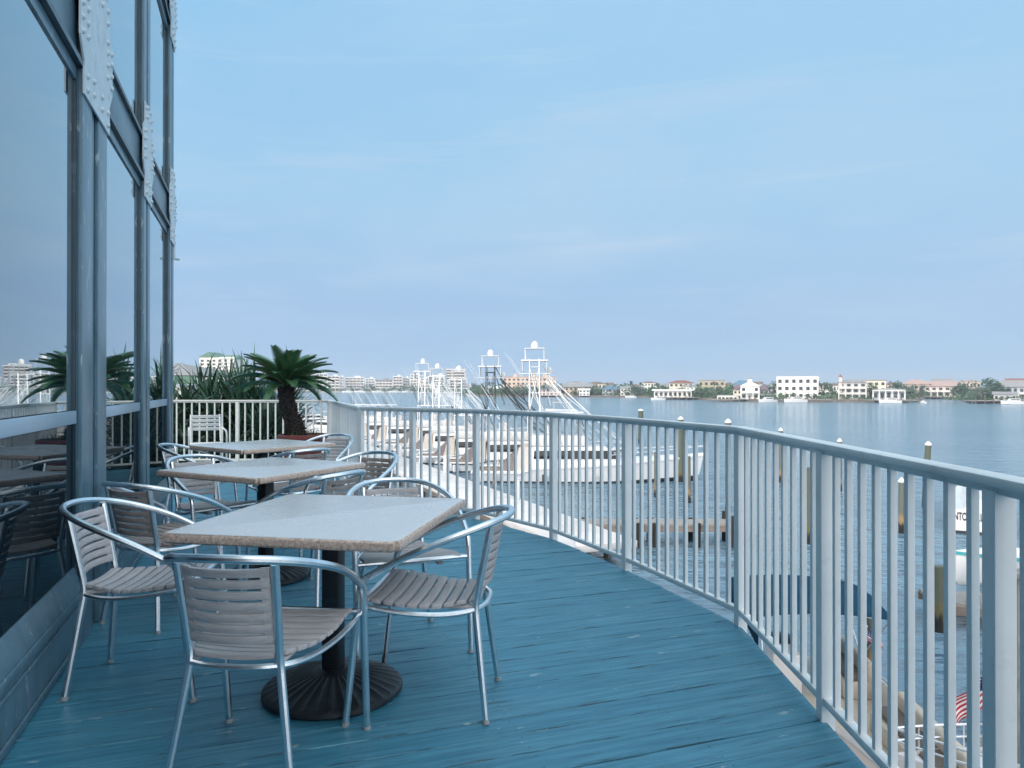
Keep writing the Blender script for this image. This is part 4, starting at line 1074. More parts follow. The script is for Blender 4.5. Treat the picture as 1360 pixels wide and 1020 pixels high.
# smaller boats moored left of the dock
def day_boat():
    root = thing('motor_cruiser', '', 'boat', (0, 0, 0), 0, 'motor cruisers moored in the marina basin')
    m = MB(); S = small_hull(m, 9.0, 3.1, 1.15); m.build('hull', M['gel'], root, ang=30)
    m = MB(); loft(m, [[(x + r * .4, -hb * .97, sh - .02), (x + r * .4, 0, sh + .12), (x + r * .4, hb * .97, sh - .02)] for x, r, hb, sh, *_ in S if x > -1.6]); m.build('foredeck', M['gel'], root)
    m = MB(); m.add([(-2.4, -1.2, 1.1), (2.3, -.9, 1.2), (2.3, .9, 1.2), (-2.4, 1.2, 1.1), (-2.2, -1.05, 2.2), (1.0, -.8, 2.2), (1.0, .8, 2.2), (-2.2, 1.05, 2.2)], [(3, 2, 1, 0), (4, 5, 6, 7), (0, 1, 5, 4), (1, 2, 6, 5), (2, 3, 7, 6), (3, 0, 4, 7)]); m.build('cabin', M['gel'], root, bevel=.08)
    m = MB(); m.add([(-1.9, -1.19, 1.62), (1.66, -.93, 1.62), (1.66, .93, 1.62), (-1.9, 1.19, 1.62), (-1.9, -1.13, 1.98), (1.25, -.87, 1.98), (1.25, .87, 1.98), (-1.9, 1.13, 1.98)], [(3, 2, 1, 0), (4, 5, 6, 7), (0, 1, 5, 4), (1, 2, 6, 5), (2, 3, 7, 6), (3, 0, 4, 7)]); m.build('side_window', M['blackglass'], root)
    m = MB(); m.box((-1.6, 0, 3.5), (2.4, 2.0, .08)); m.build('hard_top', M['gel'], root, bevel=.03)
    for sx in (-2.6, -.6):
        for sy in (-.9, .9): MB().tube([(sx, sy, 2.1), (sx, sy, 3.48)], .03, 5).build('hard_top_pole', M['boatmetal'], root)
    m = MB(); m.box((-3.2, 0, .7), (2.2, 2.4, .08)); m.build('cockpit_floor', M['teak'], root)
    m = MB().tube([(-1.6, 0, 3.54), (-1.7, 0, 5.6)], [.03, .012], 5); m.build('antenna', M['boatmetal'], root)
    return root
cr = day_boat()
CL = [(-13.4, 50, 100, 'white motor cruiser moored nearest behind the edge-on railing'), (-17.5, 56.5, 95, 'second white motor cruiser in the basin beside the dock'), (-21.5, 63, 103, 'third white motor cruiser in the basin beside the dock'),
      (-25.5, 71, 98, 'fourth white motor cruiser in the basin beside the dock'), (-29, 79, 100, 'fifth white motor cruiser in the basin beside the dock'), (-33, 90, 96, 'sixth white motor cruiser in the basin, farthest along the dock'),
      (-13.3, 42, 12, 'white motor cruiser lying crosswise near the palm pot'), (-20.3, 58.5, 8, 'white motor cruiser behind the palm trunk, end on'), (-35, 104, 15, 'farthest motor cruiser seen just over the far railing'),
      (-38, 120, 20, 'white motor cruiser at the mouth of the basin'), (-11, 36, 20, 'white motor cruiser tied close in below the far corner of the railing'),
      (-26.5, 103, 150, 'white motor cruiser beyond the end of the dock, nearest of its cluster'), (-30.5, 112, 30, 'white motor cruiser beyond the dock end, showing beside the palm pot'), (-27.5, 118, 165, 'white motor cruiser in the middle of the cluster beyond the dock end'),
      (-34.5, 126, 20, 'white motor cruiser at the back of the cluster beyond the dock end'), (-30.5, 134, 170, 'white motor cruiser farthest out in the cluster beyond the dock end')]
for i, (x, y, a, lb_) in enumerate(CL):
    c = cr if i == 0 else copy_tree(cr); c.location = (x, y, WZ); c.rotation_euler.z = R(a); c['label'] = lb_
fl = thing('floating_pier', 'pale floating pier between the motor cruisers of the basin', 'pier', (-18, 60, 0))
m = MB(); m.box((0, 0, -5.2), (46, 1.4, .3), math.atan2(1, -.52)); m.build('deck_boards', M['concrete'], fl)
for k in range(7):
    s_ = -20 + 6.5 * k; MB().tube([(-.46 * s_ + .8, .888 * s_, -7), (-.46 * s_ + .8, .888 * s_, -3.4)], .15, 8).build('pile', M['pile'], fl)

# ------------------------------------------------------------------ far shore buildings and trees
def house(name, label, px0, px1, yr, ye, yb, D, wm, rm, style='hip', st=2, nc=4, dep=None, porch=False, rz=0, eave=.05, cat_='house', group=None, extra=None):
    x0, x1 = (px0 - HX) / F * D, (px1 - HX) / F * D; W = x1 - x0; zr = CZ - (yr - HY) / F * D; ze = CZ - (ye - HY) / F * D; zb = max(WZ + 1.1, CZ - (yb - HY) / F * D) if yb else WZ + 1.1
    zb = WZ + 1.1
    d = dep or min(18, max(7, W * .7)); o = Vector(((x0 + x1) / 2, D, zb)); root = thing(name, label, cat_, tuple(o), -math.atan2(o.x, o.y) + rz, group); H = ze - zb
    m = MB(); m.box((0, d / 2, H / 2), (W, d, H)); m.build('wall', M[wm], root, smooth=False)
    rise = max(.3, zr - ze); ov = W * eave + .25
    m = MB(); w2 = W / 2 + ov; d0, d1 = -ov, d + ov
    if style == 'hip':
        q = min(w2 * .72, (d1 - d0) / 2 * .95); ym = (d0 + d1) / 2
        m.add([(-w2, d0, H), (w2, d0, H), (w2, d1, H), (-w2, d1, H), (-w2 + q, ym, H + rise), (w2 - q, ym, H + rise)], [(3, 2, 1, 0), (0, 1, 5, 4), (1, 2, 5), (2, 3, 4, 5), (3, 0, 4)])
    elif style == 'gable':
        ym = (d0 + d1) / 2; m.add([(-w2, d0, H), (w2, d0, H), (w2, d1, H), (-w2, d1, H), (-w2, ym, H + rise), (w2, ym, H + rise)], [(3, 2, 1, 0), (0, 1, 5, 4), (1, 2, 5), (2, 3, 4, 5), (3, 0, 4)])
    elif style == 'front':
        m.add([(-w2, d0, H), (w2, d0, H), (w2, d1, H), (-w2, d1, H), (0, d0, H + rise), (0, d1, H + rise)], [(3, 2, 1, 0), (0, 1, 4), (1, 2, 5, 4), (2, 3, 5), (3, 0, 4, 5)])
    else:
        m.box((0, d / 2, H + rise / 2 + .003), (W + .3, d + .3, rise))
    rf = m.build('roof', M[rm], root, smooth=False)
    fh = H / st; ww = W / nc * .5; wh = fh * .48; wsrc = None
    for f in range(st):
        for c in range(nc):
            xx = -W / 2 + W * (c + .5) / nc; zz = fh * (f + .5)
            if wsrc is None: wsrc = MB().box((0, 0, 0), (ww, .12, wh)).build('window', M['wind'], root, smooth=False); wo = wsrc
            else: wo = wsrc.copy(); COL.objects.link(wo); wo.parent = root
            wo.location = (xx, -.03, zz)
    if porch:
        for f in range(1, st + 1 if porch == 2 else st):
            m = MB(); m.box((0, -1.25, fh * f), (W * .98, 2.4, .35)); m.box((0, -2.4, fh * f + .7), (W * .98, .10, .12)); m.build('balcony', M['w_white'], root, smooth=False)
        for c in range(nc + 1):
            MB().box((-W * .48 + W * .96 * c / nc, -2.35, fh * (st - (0 if porch == 2 else 1)) / 2), (.35, .35, fh * (st - (0 if porch == 2 else 1)) - .01)).build('porch_post', M['w_white'], root, smooth=False)
    if extra: extra(root, W, d, H, rise)
    return root
def tower(wm, rm, fx, fw, up, rr=1.5):
    def f(root, W, d, H, rise):
        m = MB(); w = W * fw; m.box((W * fx, 1.5, H / 2 + up / 2), (w, 3.6, H + up)); m.build('tower', M[wm], root, smooth=False)
        m = MB(); q = w / 2 + .3; z = H + up + .003; m.add([(W * fx - q, -.6, z), (W * fx + q, -.6, z), (W * fx + q, 3.6, z), (W * fx - q, 3.6, z), (W * fx, 1.5, z + rr)], [(3, 2, 1, 0), (0, 1, 4), (1, 2, 4), (2, 3, 4), (3, 0, 4)]); m.build('tower_roof', M[rm], root, smooth=False)
    return f
g1 = 'houses along the far shore'
house('house', 'white three storey block with rows of tall windows on the far shore', 1033, 1085, 500, 501.5, 530, 345, 'w_white', 'r_white', 'flat', 3, 6, dep=16, group=g1, eave=0)
house('house', 'white house with a central tower and two tiers of porches on the far shore', 984, 1008, 506, 513, 530, 342, 'w_white', 'r_white', 'front', 2, 3, porch=True, group=g1, extra=tower('w_white', 'r_grey', 0, .22, 3.6, .8))
house('house', 'low purple roofed wing beside the white towered house, dock side', 974, 985, 511, 518, 530, 350, 'w_cream', 'r_purple', 'hip', 2, 2, group=g1)
house('house', 'low purple roofed wing between the white towered house and the white block', 1009, 1020, 511, 518, 530, 352, 'w_grey', 'r_purple', 'hip', 2, 2, group=g1)
house('house', 'blue roofed house just behind the white towered house', 973, 997, 505, 511, 528, 385, 'w_bluegrey', 'r_blue', 'hip', 2, 3, group=g1)
house('house', 'grey three storey house with porches and a red capped turret', 1115, 1149, 503.5, 508, 530, 338, 'w_grey', 'r_grey', 'hip', 3, 4, porch=True, group=g1, extra=tower('w_pink', 'r_red', -.42, .12, 2.6, 1.5))
house('house', 'beige flat roofed house behind the grey porch house', 1145, 1175, 504, 506, 528, 380, 'w_cream', 'r_grey', 'flat', 3, 4, group=g1)
house('boathouse', 'grey open boathouse over the water beside the beige house', 1161, 1200, 516, 519, 533, 322, 'w_bluegrey', 'r_grey', 'hip', 1, 5, porch=2, group=g1, cat_='boathouse')
house('house', 'pink tiled roof house behind the trees next to the boathouse', 1200, 1232, 504, 510, 528, 430, 'w_pink', 'r_pink', 'hip', 2, 4, group=g1)
house('house', 'long peach house with a shaded waterside porch', 1222, 1268, 506, 513, 528, 424, 'w_pink', 'r_pink', 'gable', 2, 6, porch=True, group=g1)
house('house', 'orange gabled end house next to the long peach house', 1262, 1272, 507, 511, 528, 432, 'w_orange', 'r_pink', 'front', 2, 1, group=g1)
house('house', 'grey roofed pale house at the edge of view past the tall tree', 1331, 1366, 505, 514, 531, 312, 'w_bluegrey', 'r_grey', 'gable', 2, 5, porch=True, group=g1)
house('house', 'dark roofed shed low beside the water near the edge of view', 1322, 1347, 520, 524, 531, 300, 'w_grey', 'r_grey', 'gable', 1, 4, group=g1)
house('house', 'white house with a hipped red brown roof above the white boat sheds', 889, 920, 505, 508.5, 528, 420, 'w_cream', 'r_red', 'hip', 3, 5, group=g1)
house('house', 'white gabled house attached beside the red brown roofed house', 911, 928, 511, 514, 529, 404, 'w_white', 'r_grey', 'gable', 2, 3, porch=True, group=g1)
house('boathouse', 'long white boat shed at the waterside below the red brown roof', 869, 918, 517, 519, 530, 398, 'w_white', 'r_white', 'gable', 1, 8, porch=2, group=g1, cat_='boathouse')
house('house', 'olive stone house with tall windows behind the palms', 928, 962, 504.5, 506, 528, 400, 'w_olive', 'r_grey', 'flat', 3, 5, group=g1)
house('boathouse', 'low tan dock house on the water in front of the olive house', 953, 979, 525, 527, 532, 340, 'w_tan', 'r_grey', 'flat', 1, 5, porch=2, group=g1, cat_='boathouse')
house('house', 'brown roofed long house behind the blue roofed villa', 781, 804, 507, 509.5, 526, 520, 'w_cream', 'r_brown', 'hip', 2, 5, group=g1)
house('house', 'blue roofed villa with tall dark windows on the far shore', 800, 822, 512, 517, 527, 488, 'w_bluegrey', 'r_blue', 'hip', 2, 5, group=g1)
house('house', 'pale villa half hidden by trees beside the blue roofed villa', 824, 838, 513, 516, 527, 482, 'w_white', 'r_grey', 'gable', 2, 3, group=g1)
house('house', 'distant pale house with a brown roof above the shore trees', 852, 872, 506.5, 508.5, 526, 600, 'w_white', 'r_brown', 'hip', 3, 5, group=g1)
house('house', 'grey roofed house behind the fishing boat tower', 750, 785, 509, 514, 527, 500, 'w_tan', 'r_grey', 'gable', 2, 6, group=g1)
house('house', 'white low house at the water beside the grey roofed house', 769, 783, 516, 518, 527, 489, 'w_white', 'r_white', 'gable', 2, 3, group=g1)
house('house', 'cream house with a grey hipped roof right of the tower', 755, 775, 506.5, 508, 526, 560, 'w_white', 'r_grey', 'hip', 3, 5, group=g1)
house('house', 'pink low house at the water between the two nearest boat towers', 715, 745, 513, 517, 527, 498, 'w_pink', 'r_grey', 'hip', 2, 6, group=g1)
house('hotel', 'long orange hotel with square towers on the far shore behind the boat towers', 668, 738, 500, 501.5, 526, 620, 'w_orange', 'r_pink', 'flat', 4, 12, cat_='hotel', eave=.0, extra=lambda r_, W, d, H, rise: [MB().box((W * q, 3, H + 1.6), (W * .07, 7, 3.2)).build('tower', M['w_orange'], r_, smooth=False) for q in (-.27, .08, .3)])
FILL = [(737, 753, 511, 514, 560, 'w_white', 'r_grey', 'small white house just past the orange hotel'), (804, 814, 508, 511, 560, 'w_cream', 'r_brown', 'small cream house peeping over the blue roofed villa'),
        (838, 850, 510, 513, 520, 'w_white', 'r_brown', 'white brown roofed house between the pale villa and the palms'), (872, 886, 509, 512, 470, 'w_white', 'r_grey', 'white house just behind the end of the white boat shed'),
        (962, 974, 508, 511, 430, 'w_cream', 'r_brown', 'cream house between the olive house and the blue roof'), (998, 1012, 507, 510, 430, 'w_grey', 'r_brown', 'grey house peeping past the white central tower'),
        (1020, 1034, 509, 512, 420, 'w_white', 'r_grey', 'white house in the gap before the white three storey block'), (1086, 1114, 509, 512, 430, 'w_white', 'r_brown', 'long white house behind the trees between block and turret'),
        (1176, 1200, 508, 510.5, 440, 'w_pink', 'r_red', 'pink house above the boathouse roof'), (1240, 1262, 502.5, 506, 520, 'w_white', 'r_grey', 'white house rising behind the long peach house'),
        (1275, 1300, 504.5, 507, 480, 'w_pink', 'r_pink', 'pink roofed house just visible over the trees of the point'), (1340, 1372, 502.5, 506, 420, 'w_white', 'r_red', 'white house with a red roof beyond the grey roofed one'),
        (690, 716, 514, 517, 520, 'w_white', 'r_grey', 'long white low house under the orange hotel'), (640, 668, 513, 516, 575, 'w_white', 'r_white', 'white low house between the black boat tower and the orange hotel'),
        (784, 800, 516, 518.5, 505, 'w_white', 'r_grey', 'white waterside house left of the blue roofed villa')]
for i, (a, b, yr, ye, D, wm, rm, lb_) in enumerate(FILL): house('house', lb_, a, b, yr, ye, 528, D, wm, rm, ('hip', 'gable')[i % 2], 2, max(3, int((b - a) / 4)), group=g1)
# condominiums across the widest water
g2 = 'condominium blocks on the distant shore'
CD = [(396, 418, 500, 930, 'w_palepink', 'brownish terraced condominium beside the palm trunk'), (417, 433, 497, 985, 'w_white', 'white gridded condominium nearest the palm fronds'), (433, 449, 500, 990, 'w_palepink', 'pale pink plain condominium second from the palm'),
      (449, 455, 501, 1000, 'w_white', 'very narrow white condominium tower'), (457, 482, 502, 1010, 'w_palepink', 'pink condominium with vertical strips above the dark trees'), (484, 496, 503.5, 1040, 'w_white', 'low white condominium right of the pink striped one'),
      (497, 520, 505, 960, 'w_palepink', 'pink condominium under a curved grey roof'), (521, 533, 500.5, 1000, 'w_palepink', 'slim pink condominium next to the curved roof one'), (534, 543, 502.5, 1020, 'w_white', 'pale slim condominium left of the nearest tall towers'),
      (544, 556, 498, 1000, 'w_white', 'taller white condominium just before the first boat towers'), (557, 572, 503, 970, 'w_palepink', 'pale condominium half hidden by the leftmost boat tower'), (574, 589, 499, 960, 'w_white', 'white condominium between the leftmost boat towers'),
      (592, 617, 491, 900, 'w_brown', 'tallest grey brown condominium behind the boat rigging')]
for px0, px1, yt, D, wm, lb_ in CD:
    x0, x1 = (px0 - HX) / F * D, (px1 - HX) / F * D; W = x1 - x0; H = CZ - (yt - HY) / F * D - WZ - 1.1
    root = thing('condominium', lb_, 'building', ((x0 + x1) / 2, D + 8, WZ + 1.1), -math.atan2((x0 + x1) / 2, D), g2); n = max(3, int(H / 3.4))
    MB().box((0, 8, H / 2), (W, 16, H)).build('wall', M[wm], root, smooth=False)
    m = MB(); m.box((0, 8, H + .55), (W + .8, 16.8, 1.1)); m.box((W * .15, 8, H + 2.1), (W * .3, 6, 2.0)); m.build('roof', M['r_grey' if 'grey roof' in lb_ else 'r_white'], root, smooth=False)
    src = None; k = max(3, int(W / 4.5))
    for f in range(n):
        if src is None:
            b = MB()
            b.box((0, -.5, 0), (W * .96, 1.0, 1.1)); src = b.build('balcony', M['w_white'], root, smooth=False); src.location = (0, 0, H * (f + .28) / n)
            gl = MB(); gl.box((0, -.06, 0), (W * .90, .1, H / n * .42)); gs = gl.build('window', M['wind'], root, smooth=False); gs.location = (0, 0, H * (f + .70) / n)
        else:
            c = src.copy(); COL.objects.link(c); c.parent = root; c.location = (0, 0, H * (f + .28) / n)
            c = gs.copy(); COL.objects.link(c); c.parent = root; c.location = (0, 0, H * (f + .70) / n)
    for q in range(k + 1):
        MB().box((-W * .48 + W * .96 * q / k, -.55, H / 2), (.9, 1.2, H - .1)).build('pier_wall', M[wm], root, smooth=False)
# cream condominium with green roof behind the shrubs, and the nearer hall roof
D = 430
def cream():
    x0, x1 = (264 - HX) / F * D, (312 - HX) / F * D; W = x1 - x0; H = CZ - (474 - HY) / F * D + 4.7
    root = thing('condominium', 'cream condominium with a green gabled roof rising behind the shrubs', 'building', ((x0 + x1) / 2, D, -4.75), R(-4))
    MB().box((0, 7, H / 2), (W, 14, H)).build('wall', M['w_white'], root, smooth=False)
    z = H + .003
    MB().add([(-W * .52, -.6, z), (W * .06, -.6, z), (W * .06, 14.6, z), (-W * .52, 14.6, z), (-W * .23, -.6, z + 3.0), (-W * .23, 14.6, z + 3.0)], [(3, 2, 1, 0), (0, 1, 4), (1, 2, 5, 4), (2, 3, 5), (3, 0, 4, 5)]).build('roof', M['r_green'], root, smooth=False)
    MB().add([(W * .07, -.5, z - 1.2), (W * .53, -.5, z - 1.2), (W * .53, 14.5, z - 1.2), (W * .07, 14.5, z - 1.2), (W * .12, 7, z + 1.4), (W * .48, 7, z + 1.4)], [(3, 2, 1, 0), (0, 1, 5, 4), (1, 2, 5), (2, 3, 4, 5), (3, 0, 4)]).build('roof', M['r_green'], root, smooth=False)
    src = None; bs = None
    for f in range(8):
        for c in range(6):
            xx = -W / 2 + W * (c + .5) / 6; zz = H - 2.2 - f * 2.15
            if src is None: src = MB().box((0, 0, 0), (W / 6 * .45, .2, 1.2)).build('window', M['wind'], root, smooth=False); w = src
            else: w = src.copy(); COL.objects.link(w); w.parent = root
            w.location = (xx, -.06, zz)
        if bs is None: bs = MB().box((0, -.4, 0), (W * .42, .8, .35)).build('balcony', M['w_white'], root, smooth=False); w = bs
        else: w = bs.copy(); COL.objects.link(w); w.parent = root
        w.location = (W * .27, 0, H - 3.1 - f * 2.15)
cream()
hr = thing('low_hall', 'low hall with a pale grey sloping roof and green fascia behind the shrubs', 'building', (-24.2, 45, -4.75), R(-6))
H = CZ - (499 - HY) / F * 45 + 4.75
MB().box((0, 4, H / 2 - .3), (9.5, 9, H - .6)).build('wall', M['w_grey'], hr, smooth=False)
MB().box((0, -.6, H - .28), (10.2, .12, .5)).build('fascia', M['r_green'], hr, smooth=False)
MB().add([(-5.1, -.7, H), (5.1, -.7, H), (5.1, 9, H), (-5.1, 9, H), (-4.5, 3, H + .85), (2.0, 3, H + .85)], [(3, 2, 1, 0), (0, 1, 5, 4), (1, 2, 5), (2, 3, 4, 5), (3, 0, 4)]).build('roof', M['r_grey'], hr, smooth=False)

def tree(name, label, px, ytop, wpx, D, mat, seedv, ybase=None, palmy=False, tz=None, group='trees on the far shore'):
    x = (px - HX) / F * D; zt = CZ - (ytop - HY) / F * D; z0 = WZ + 1.1 if tz is None else tz; H = zt - z0; W = wpx / F * D; r_ = random.Random(seedv)
    root = thing(name, label, 'tree', (x, D, z0), 0, group); m = MB()
    if palmy:
        MB().tube([(0, 0, 0), (.2, 0, H * .5), (.1, 0, H * .85)], [.28, .2, .16], 6).build('trunk', M['bark'], root)
        for i in range(34):
            az = i * 2.4; el = R(r_.uniform(-35, 75)); d = Vector((math.cos(az), math.sin(az), 0)); s_ = Vector((-d.y, d.x, 0)) * W * .06; p = Vector((.1, 0, H * .85)); row = []
            for q in range(5):
                w = s_ * (1 - (q / 4) ** 2) + s_ * .08; row += [p - w, p + w]; e = el - R(70) * (q / 4); p = p + (d * math.cos(e) + Vector((0, 0, math.sin(e)))) * W * .13
            m.add(row, [(2 * q, 2 * q + 1, 2 * q + 3, 2 * q + 2) for q in range(4)])
        m.build('crown', M[mat], root, smooth=False); return
    tk = MB(); tk.tube([(0, 0, 0), (W * .02, 0, H * .4), (0, 0, H * .7)], [W * .035 + .12, W * .025 + .08, .08], 7); lobes = []
    for i in range(12):
        a = r_.uniform(0, 6.28); q = math.sqrt(r_.random()); zz = r_.uniform(.22, .86); rr = (1 - abs(zz - .5) * 1.15) * .5
        c = Vector((math.cos(a) * q * W * rr, math.sin(a) * q * W * .35, H * zz)); lobes.append((c, min(W, H) * r_.uniform(.14, .25)))
        tk.tube([(0, 0, H * .35), tuple(c)], [.09, .04], 5)
    tk.build('trunk', M['bark'], root)
    S_ = max(.22, min(W, H) * .055)
    for i in range(620):
        c, q = lobes[i % 12]; d = Vector((r_.gauss(0, 1), r_.gauss(0, 1), r_.gauss(0, 1))).normalized(); p = c + Vector((d.x * 1.25, d.y, d.z)) * q * r_.uniform(.5, 1.15)
        u = Vector((r_.gauss(0, 1), r_.gauss(0, 1), r_.gauss(0, .6))).normalized(); v = u.orthogonal().normalized(); s_ = S_ * r_.uniform(.6, 1.4)
        m.add([p - u * s_, p + v * s_ * .6, p + u * s_, p - v * s_ * .6], [(0, 1, 2, 3)])
    m.build('crown', M[mat], root, smooth=False)
TR = [(1317, 499.5, 34, 312, 'tree_a', 'tallest green tree on the far shore, near the edge of view'), (1292, 506, 26, 330, 'tree_a', 'broad dark tree beside the tallest tree, on the peach house side'), (1276, 504, 22, 345, 'tree_a', 'rounded dark tree next to the orange gabled house'),
      (1303, 513, 30, 306, 'tree_c', 'low grey green tree at the foot of the tallest tree'), (1272, 516, 22, 395, 'tree_a', 'low dark tree on the point by the inlet'), (1334, 515, 16, 304, 'tree_a', 'small tree between the tallest tree and the dark shed'),
      (1225, 509, 12, 400, 'tree_a', 'small dark tree in front of the long peach house roof'), (1208, 511, 16, 345, 'tree_c', 'grey green tree just past the boathouse'), (1190, 504.5, 22, 400, 'tree_a', 'dark tree rising behind the boathouse'),
      (1180, 512, 12, 352, 'tree_c', 'small tree above the boathouse roof'), (1157, 508.5, 20, 345, 'tree_b', 'dense green tree between the porch house and the boathouse'), (1094, 506, 16, 350, 'tree_b', 'leafy tree against the white three storey block'),
      (1105, 508, 16, 346, 'tree_b', 'leafy tree against the red turreted house'), (1028, 503, 12, 362, 'tree_a', 'dark tall tree squeezed against the white block, towered house side'), (1022, 511, 12, 356, 'tree_a', 'small dark tree behind the moored motor yacht'),
      (967, 510, 16, 372, 'tree_b', 'green tree right behind the tan dock house'), (955, 508, 10, 376, 'tree_c', 'thin pale tree before the olive house'), (936, 513, 18, 385, 'tree_b', 'bushy tree at the foot of the olive house'),
      (927, 507, 8, 392, 'tree_a', 'dark slim tree between the red roofed and the olive house'), (884, 511.5, 18, 430, 'tree_a', 'dark tree left of the red brown roofed house'), (868, 513, 16, 440, 'tree_b', 'green tree above the end of the white boat shed'),
      (845, 511, 12, 480, 'tree_a', 'dark tree beside the pale villa'), (812, 509, 22, 500, 'tree_a', 'dark tree crowning the blue roofed villa'), (826, 507.5, 12, 520, 'tree_b', 'green tree behind the pale villa'), (791, 514, 18, 492, 'tree_b', 'bright bush like tree before the brown roofed long house'),
      (728, 510, 18, 500, 'tree_a', 'dark round tree behind the pink low house'), (710, 510, 18, 505, 'tree_a', 'dark round tree below the orange hotel tower'), (690, 511, 18, 510, 'tree_c', 'grey tree below the middle of the orange hotel'),
      (642, 508, 14, 560, 'tree_a', 'dark tree at the left end of the orange hotel'), (628, 507, 14, 600, 'tree_c', 'grey tree between the tall condominium and the black boat tower'), (470, 512, 30, 945, 'tree_a', 'dark belt of trees before the pink striped condominium'),
      (518, 513.5, 18, 935, 'tree_b', 'green trees before the curved roof condominium'), (492, 511, 14, 948, 'tree_c', 'grey tree by the low white condominium'), (438, 514, 10, 962, 'tree_c', 'small tree before the plain pink condominium'), (545, 512, 16, 935, 'tree_c', 'grey tree at the foot of the taller white condominium')]
for i, (px, yt, w, D_, mt, lb_) in enumerate(TR): tree('shore_tree', lb_, px, yt, w, D_, M and mt, 100 + i)
for i, (px, yt, w, D_, lb_) in enumerate([(873, 508, 9, 410, 'palm standing above the white boat shed'), (838, 506.5, 11, 470, 'palm beside the blue roofed villa, tallest there'), (851, 508, 9, 475, 'palm left of the white boat shed trees'), (948, 506, 9, 372, 'palm in front of the olive house'),
                                          (1087, 504.5, 8, 352, 'palm at the corner of the white block'), (1216, 511, 9, 338, 'palm on the bank past the boathouse')]):
    tree('shore_palm', lb_, px, yt, w, D_, 'tree_a', 300 + i, palmy=True, group='palms on the far shore')
# low mixed growth at the foot of the far shore, one mass
m = MB(); r_ = random.Random(77)
def belt(pa, pb, n, h):
    for i in range(n):
        u = r_.random(); x = pa[0] + (pb[0] - pa[0]) * u; y = pa[1] + (pb[1] - pa[1]) * u + r_.uniform(3, 26); hh = h * r_.uniform(.3, 1) * (.6 + .4 * math.sin(u * 23) ** 2)
        for k in range(7):
            p = Vector((x + r_.gauss(0, 1.3), y + r_.gauss(0, 1), WZ + 1.1 + hh * r_.uniform(.05, 1))); a = Vector((r_.gauss(0, 1), r_.gauss(0, 1), r_.gauss(0, .7))).normalized(); v = a.orthogonal().normalized(); s_ = r_.uniform(.5, 1.1)
            m.add([p - a * s_, p + v * s_ * .6, p + a * s_, p - v * s_ * .6], [(0, 1, 2, 3)])
for (a, b), n, h in (((far[5], far[6]), 240, 8), ((far[6], far[7]), 420, 8.5), ((far[7], far[8]), 420, 8.5), ((far[8], far[9]), 260, 8), ((far[9], far[10]), 240, 7), ((far[10], far[11]), 60, 6), ((far[12], far[13]), 90, 6), ((far[14], far[15]), 90, 7), ((far[6], far[7]), 160, 5), ((far[7], far[8]), 170, 5), ((far[8], far[9]), 120, 5), ((far[9], far[10]), 120, 4.5), ((far[10], far[11]), 60, 4), ((far[11], far[12]), 60, 4), ((far[12], far[13]), 60, 5), ((far[14], far[15]), 60, 5),
                     ((far[16], far[17]), 50, 4), ((far[17], far[18]), 260, 6), ((far[4], far[5]), 150, 6), ((far[5], far[6]), 130, 6), ((far[2], far[3]), 200, 6), ((far[1], far[2]), 160, 5), ((far[3], far[4]), 150, 6)):
    belt(a, b, n, h)
tag(m.build('shore_shrubbery', M['tree_b'], smooth=False), 'low mixed green shrubbery along the far shoreline', 'shrubbery', kind='stuff')
m = MB(); r_ = random.Random(78)
for i in range(2600):
    u = r_.random(); x = -260 + 1300 * u; y = 720 + 260 * r_.random() + max(0, -x) * 1.4; hh = r_.uniform(2, 11)
    for k in range(3):
        p = Vector((x + r_.gauss(0, 3), y + r_.gauss(0, 3), WZ + 1.1 + hh * r_.uniform(.1, 1))); a = Vector((r_.gauss(0, 1), r_.gauss(0, 1), r_.gauss(0, .7))).normalized(); v = a.orthogonal().normalized(); s_ = r_.uniform(1.2, 2.8)
        m.add([p - a * s_, p + v * s_ * .6, p + a * s_, p - v * s_ * .6], [(0, 1, 2, 3)])
tag(m.build('distant_woods', M['tree_a'], smooth=False), 'distant belt of woods behind the far shore houses', 'woods', kind='stuff')

# bulkheads and docks of the far shore
m = MB()
for a, b in zip(far[4:19], far[5:20]): m.beam((a[0], a[1] - .3, WZ + .55), (b[0], b[1] - .3, WZ + .55), .4, 1.5)
tag(m.build('far_bulkhead', M['bulkhead'], smooth=False), 'dark timber bulkhead along the far shoreline', 'sea wall')
def shore_dock(label, px0, px1, D_, dep=8):
    x0, x1 = (px0 - HX) / F * D_, (px1 - HX) / F * D_; root = thing('shore_dock', label, 'dock', ((x0 + x1) / 2, D_, WZ), 0, 'docks along the far shore'); W = x1 - x0
    MB().box((0, dep / 2, 1.25), (W, dep, .3)).build('deck_boards', M['dockwood'], root, smooth=False)
    n = max(3, int(W / 3.5))
    for k in range(n + 1): MB().tube([(-W / 2 + W * k / n, 0, -1), (-W / 2 + W * k / n, 0, 2.4)], .22, 6).build('pile', M['bulkhead'], root)
shore_dock('dock in front of the white boat shed', 874, 930, 388); shore_dock('dock running before the tan dock house', 944, 982, 332); shore_dock('dock before the white three storey block', 1040, 1106, 326, 5)
shore_dock('dock beside the grey boathouse', 1160, 1222, 312); shore_dock('dock with bare piles near the edge of view', 1296, 1332, 298); shore_dock('small dock by the inlet point', 1235, 1262, 412)
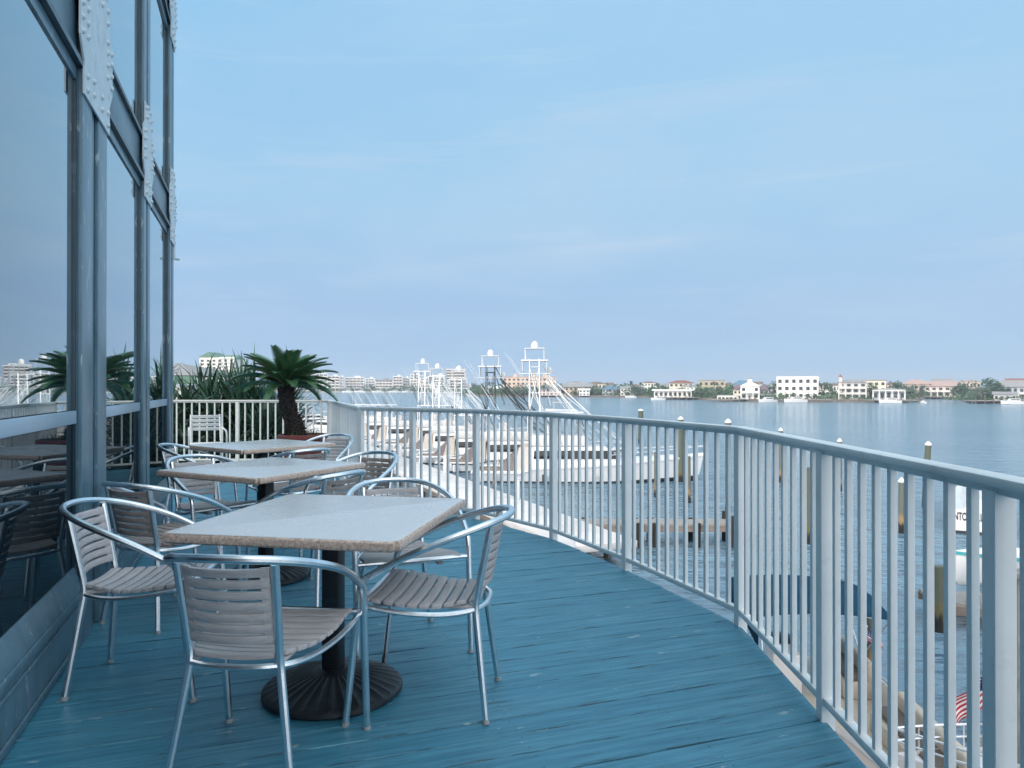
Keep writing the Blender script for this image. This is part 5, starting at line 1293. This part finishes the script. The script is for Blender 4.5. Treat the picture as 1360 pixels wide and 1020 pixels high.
# moored boats across the bay
def shore_boat(src_tree, label, px, D_, L, rz):
    c = copy_tree(src_tree); x = (px - HX) / F * D_; c.location = (x, D_, WZ); c.rotation_euler.z = R(rz); c['label'] = label; c['group'] = 'boats moored across the bay'; s_ = L / 9.0; c.scale = (s_, s_, s_)
shore_boat(cr, 'white motor yacht moored beside the white towered house', 1019, 322, 9.5, 205)
shore_boat(cr, 'white yacht moored in front of the white three storey block', 1056, 320, 10.5, 195)
shore_boat(cr, 'white boat lying at the near corner of the white boat shed', 874, 384, 7.5, 190)
shore_boat(cr, 'small boat moored beside the bushes of the blue roofed villa', 838, 470, 7.0, 170)
shore_boat(cr, 'small pinkish white boat anchored past the boathouse', 1224, 312, 4.5, 100)
shore_boat(cr, 'white boat moored before the dark shed near the edge of view', 1345, 288, 9.5, 185)
shore_boat(cr, 'white boat berthed under the grey boathouse roof', 1182, 312, 9.0, 180)
for i, (px, lb_) in enumerate(((462, 'tiny white boat below the dark belt of trees'), (478, 'tiny white boat second along the distant condominium shore'), (502, 'tiny white boat below the curved roof condominium'), (524, 'tiny white boat below the slim pink condominium'), (541, 'tiny white boat nearest the first boat tower'))):
    shore_boat(cr, lb_, px, 900, 13, 180 + 5 * i)
# small open boat with an orange canopy crossing behind the nearest tower
p = atz(731, 541, WZ)
ob = thing('tour_boat', 'small white boat with an orange canopy out beyond the nearest boat tower', 'boat', (p.x, 190, WZ), R(185))
m = MB(); S = small_hull(m, 8, 2.6, 1.0); m.build('hull', M['gel'], ob, ang=30)
MB().box((0, 0, 2.9), (4.8, 2.3, .12)).build('canopy', M['w_orange'], ob)
m = MB()
for x in (-2.1, 2.1):
    for y in (-1, 1): m.tube([(x, y, .9), (x, y, 2.85)], .05, 5)
m.build('canopy_pole', M['boatmetal'], ob)

# ------------------------------------------------------------------ haze
hz = MB().box((0, 1790, 26), (8400, 4200, 68)).build('haze', bpy.data.materials.new('haze_air'), smooth=False)
hm = hz.data.materials[0]; hm.use_nodes = True; t = hm.node_tree; t.nodes.clear()
o_ = N(t, 'ShaderNodeOutputMaterial'); v_ = N(t, 'ShaderNodeVolumePrincipled'); v_.inputs['Color'].default_value = (.76, .87, 1, 1); v_.inputs['Density'].default_value = .00034; v_.inputs['Anisotropy'].default_value = .1
t.links.new(v_.outputs[0], o_.inputs['Volume']); tag(hz, 'thin pale haze over the bay', 'haze', kind='stuff')
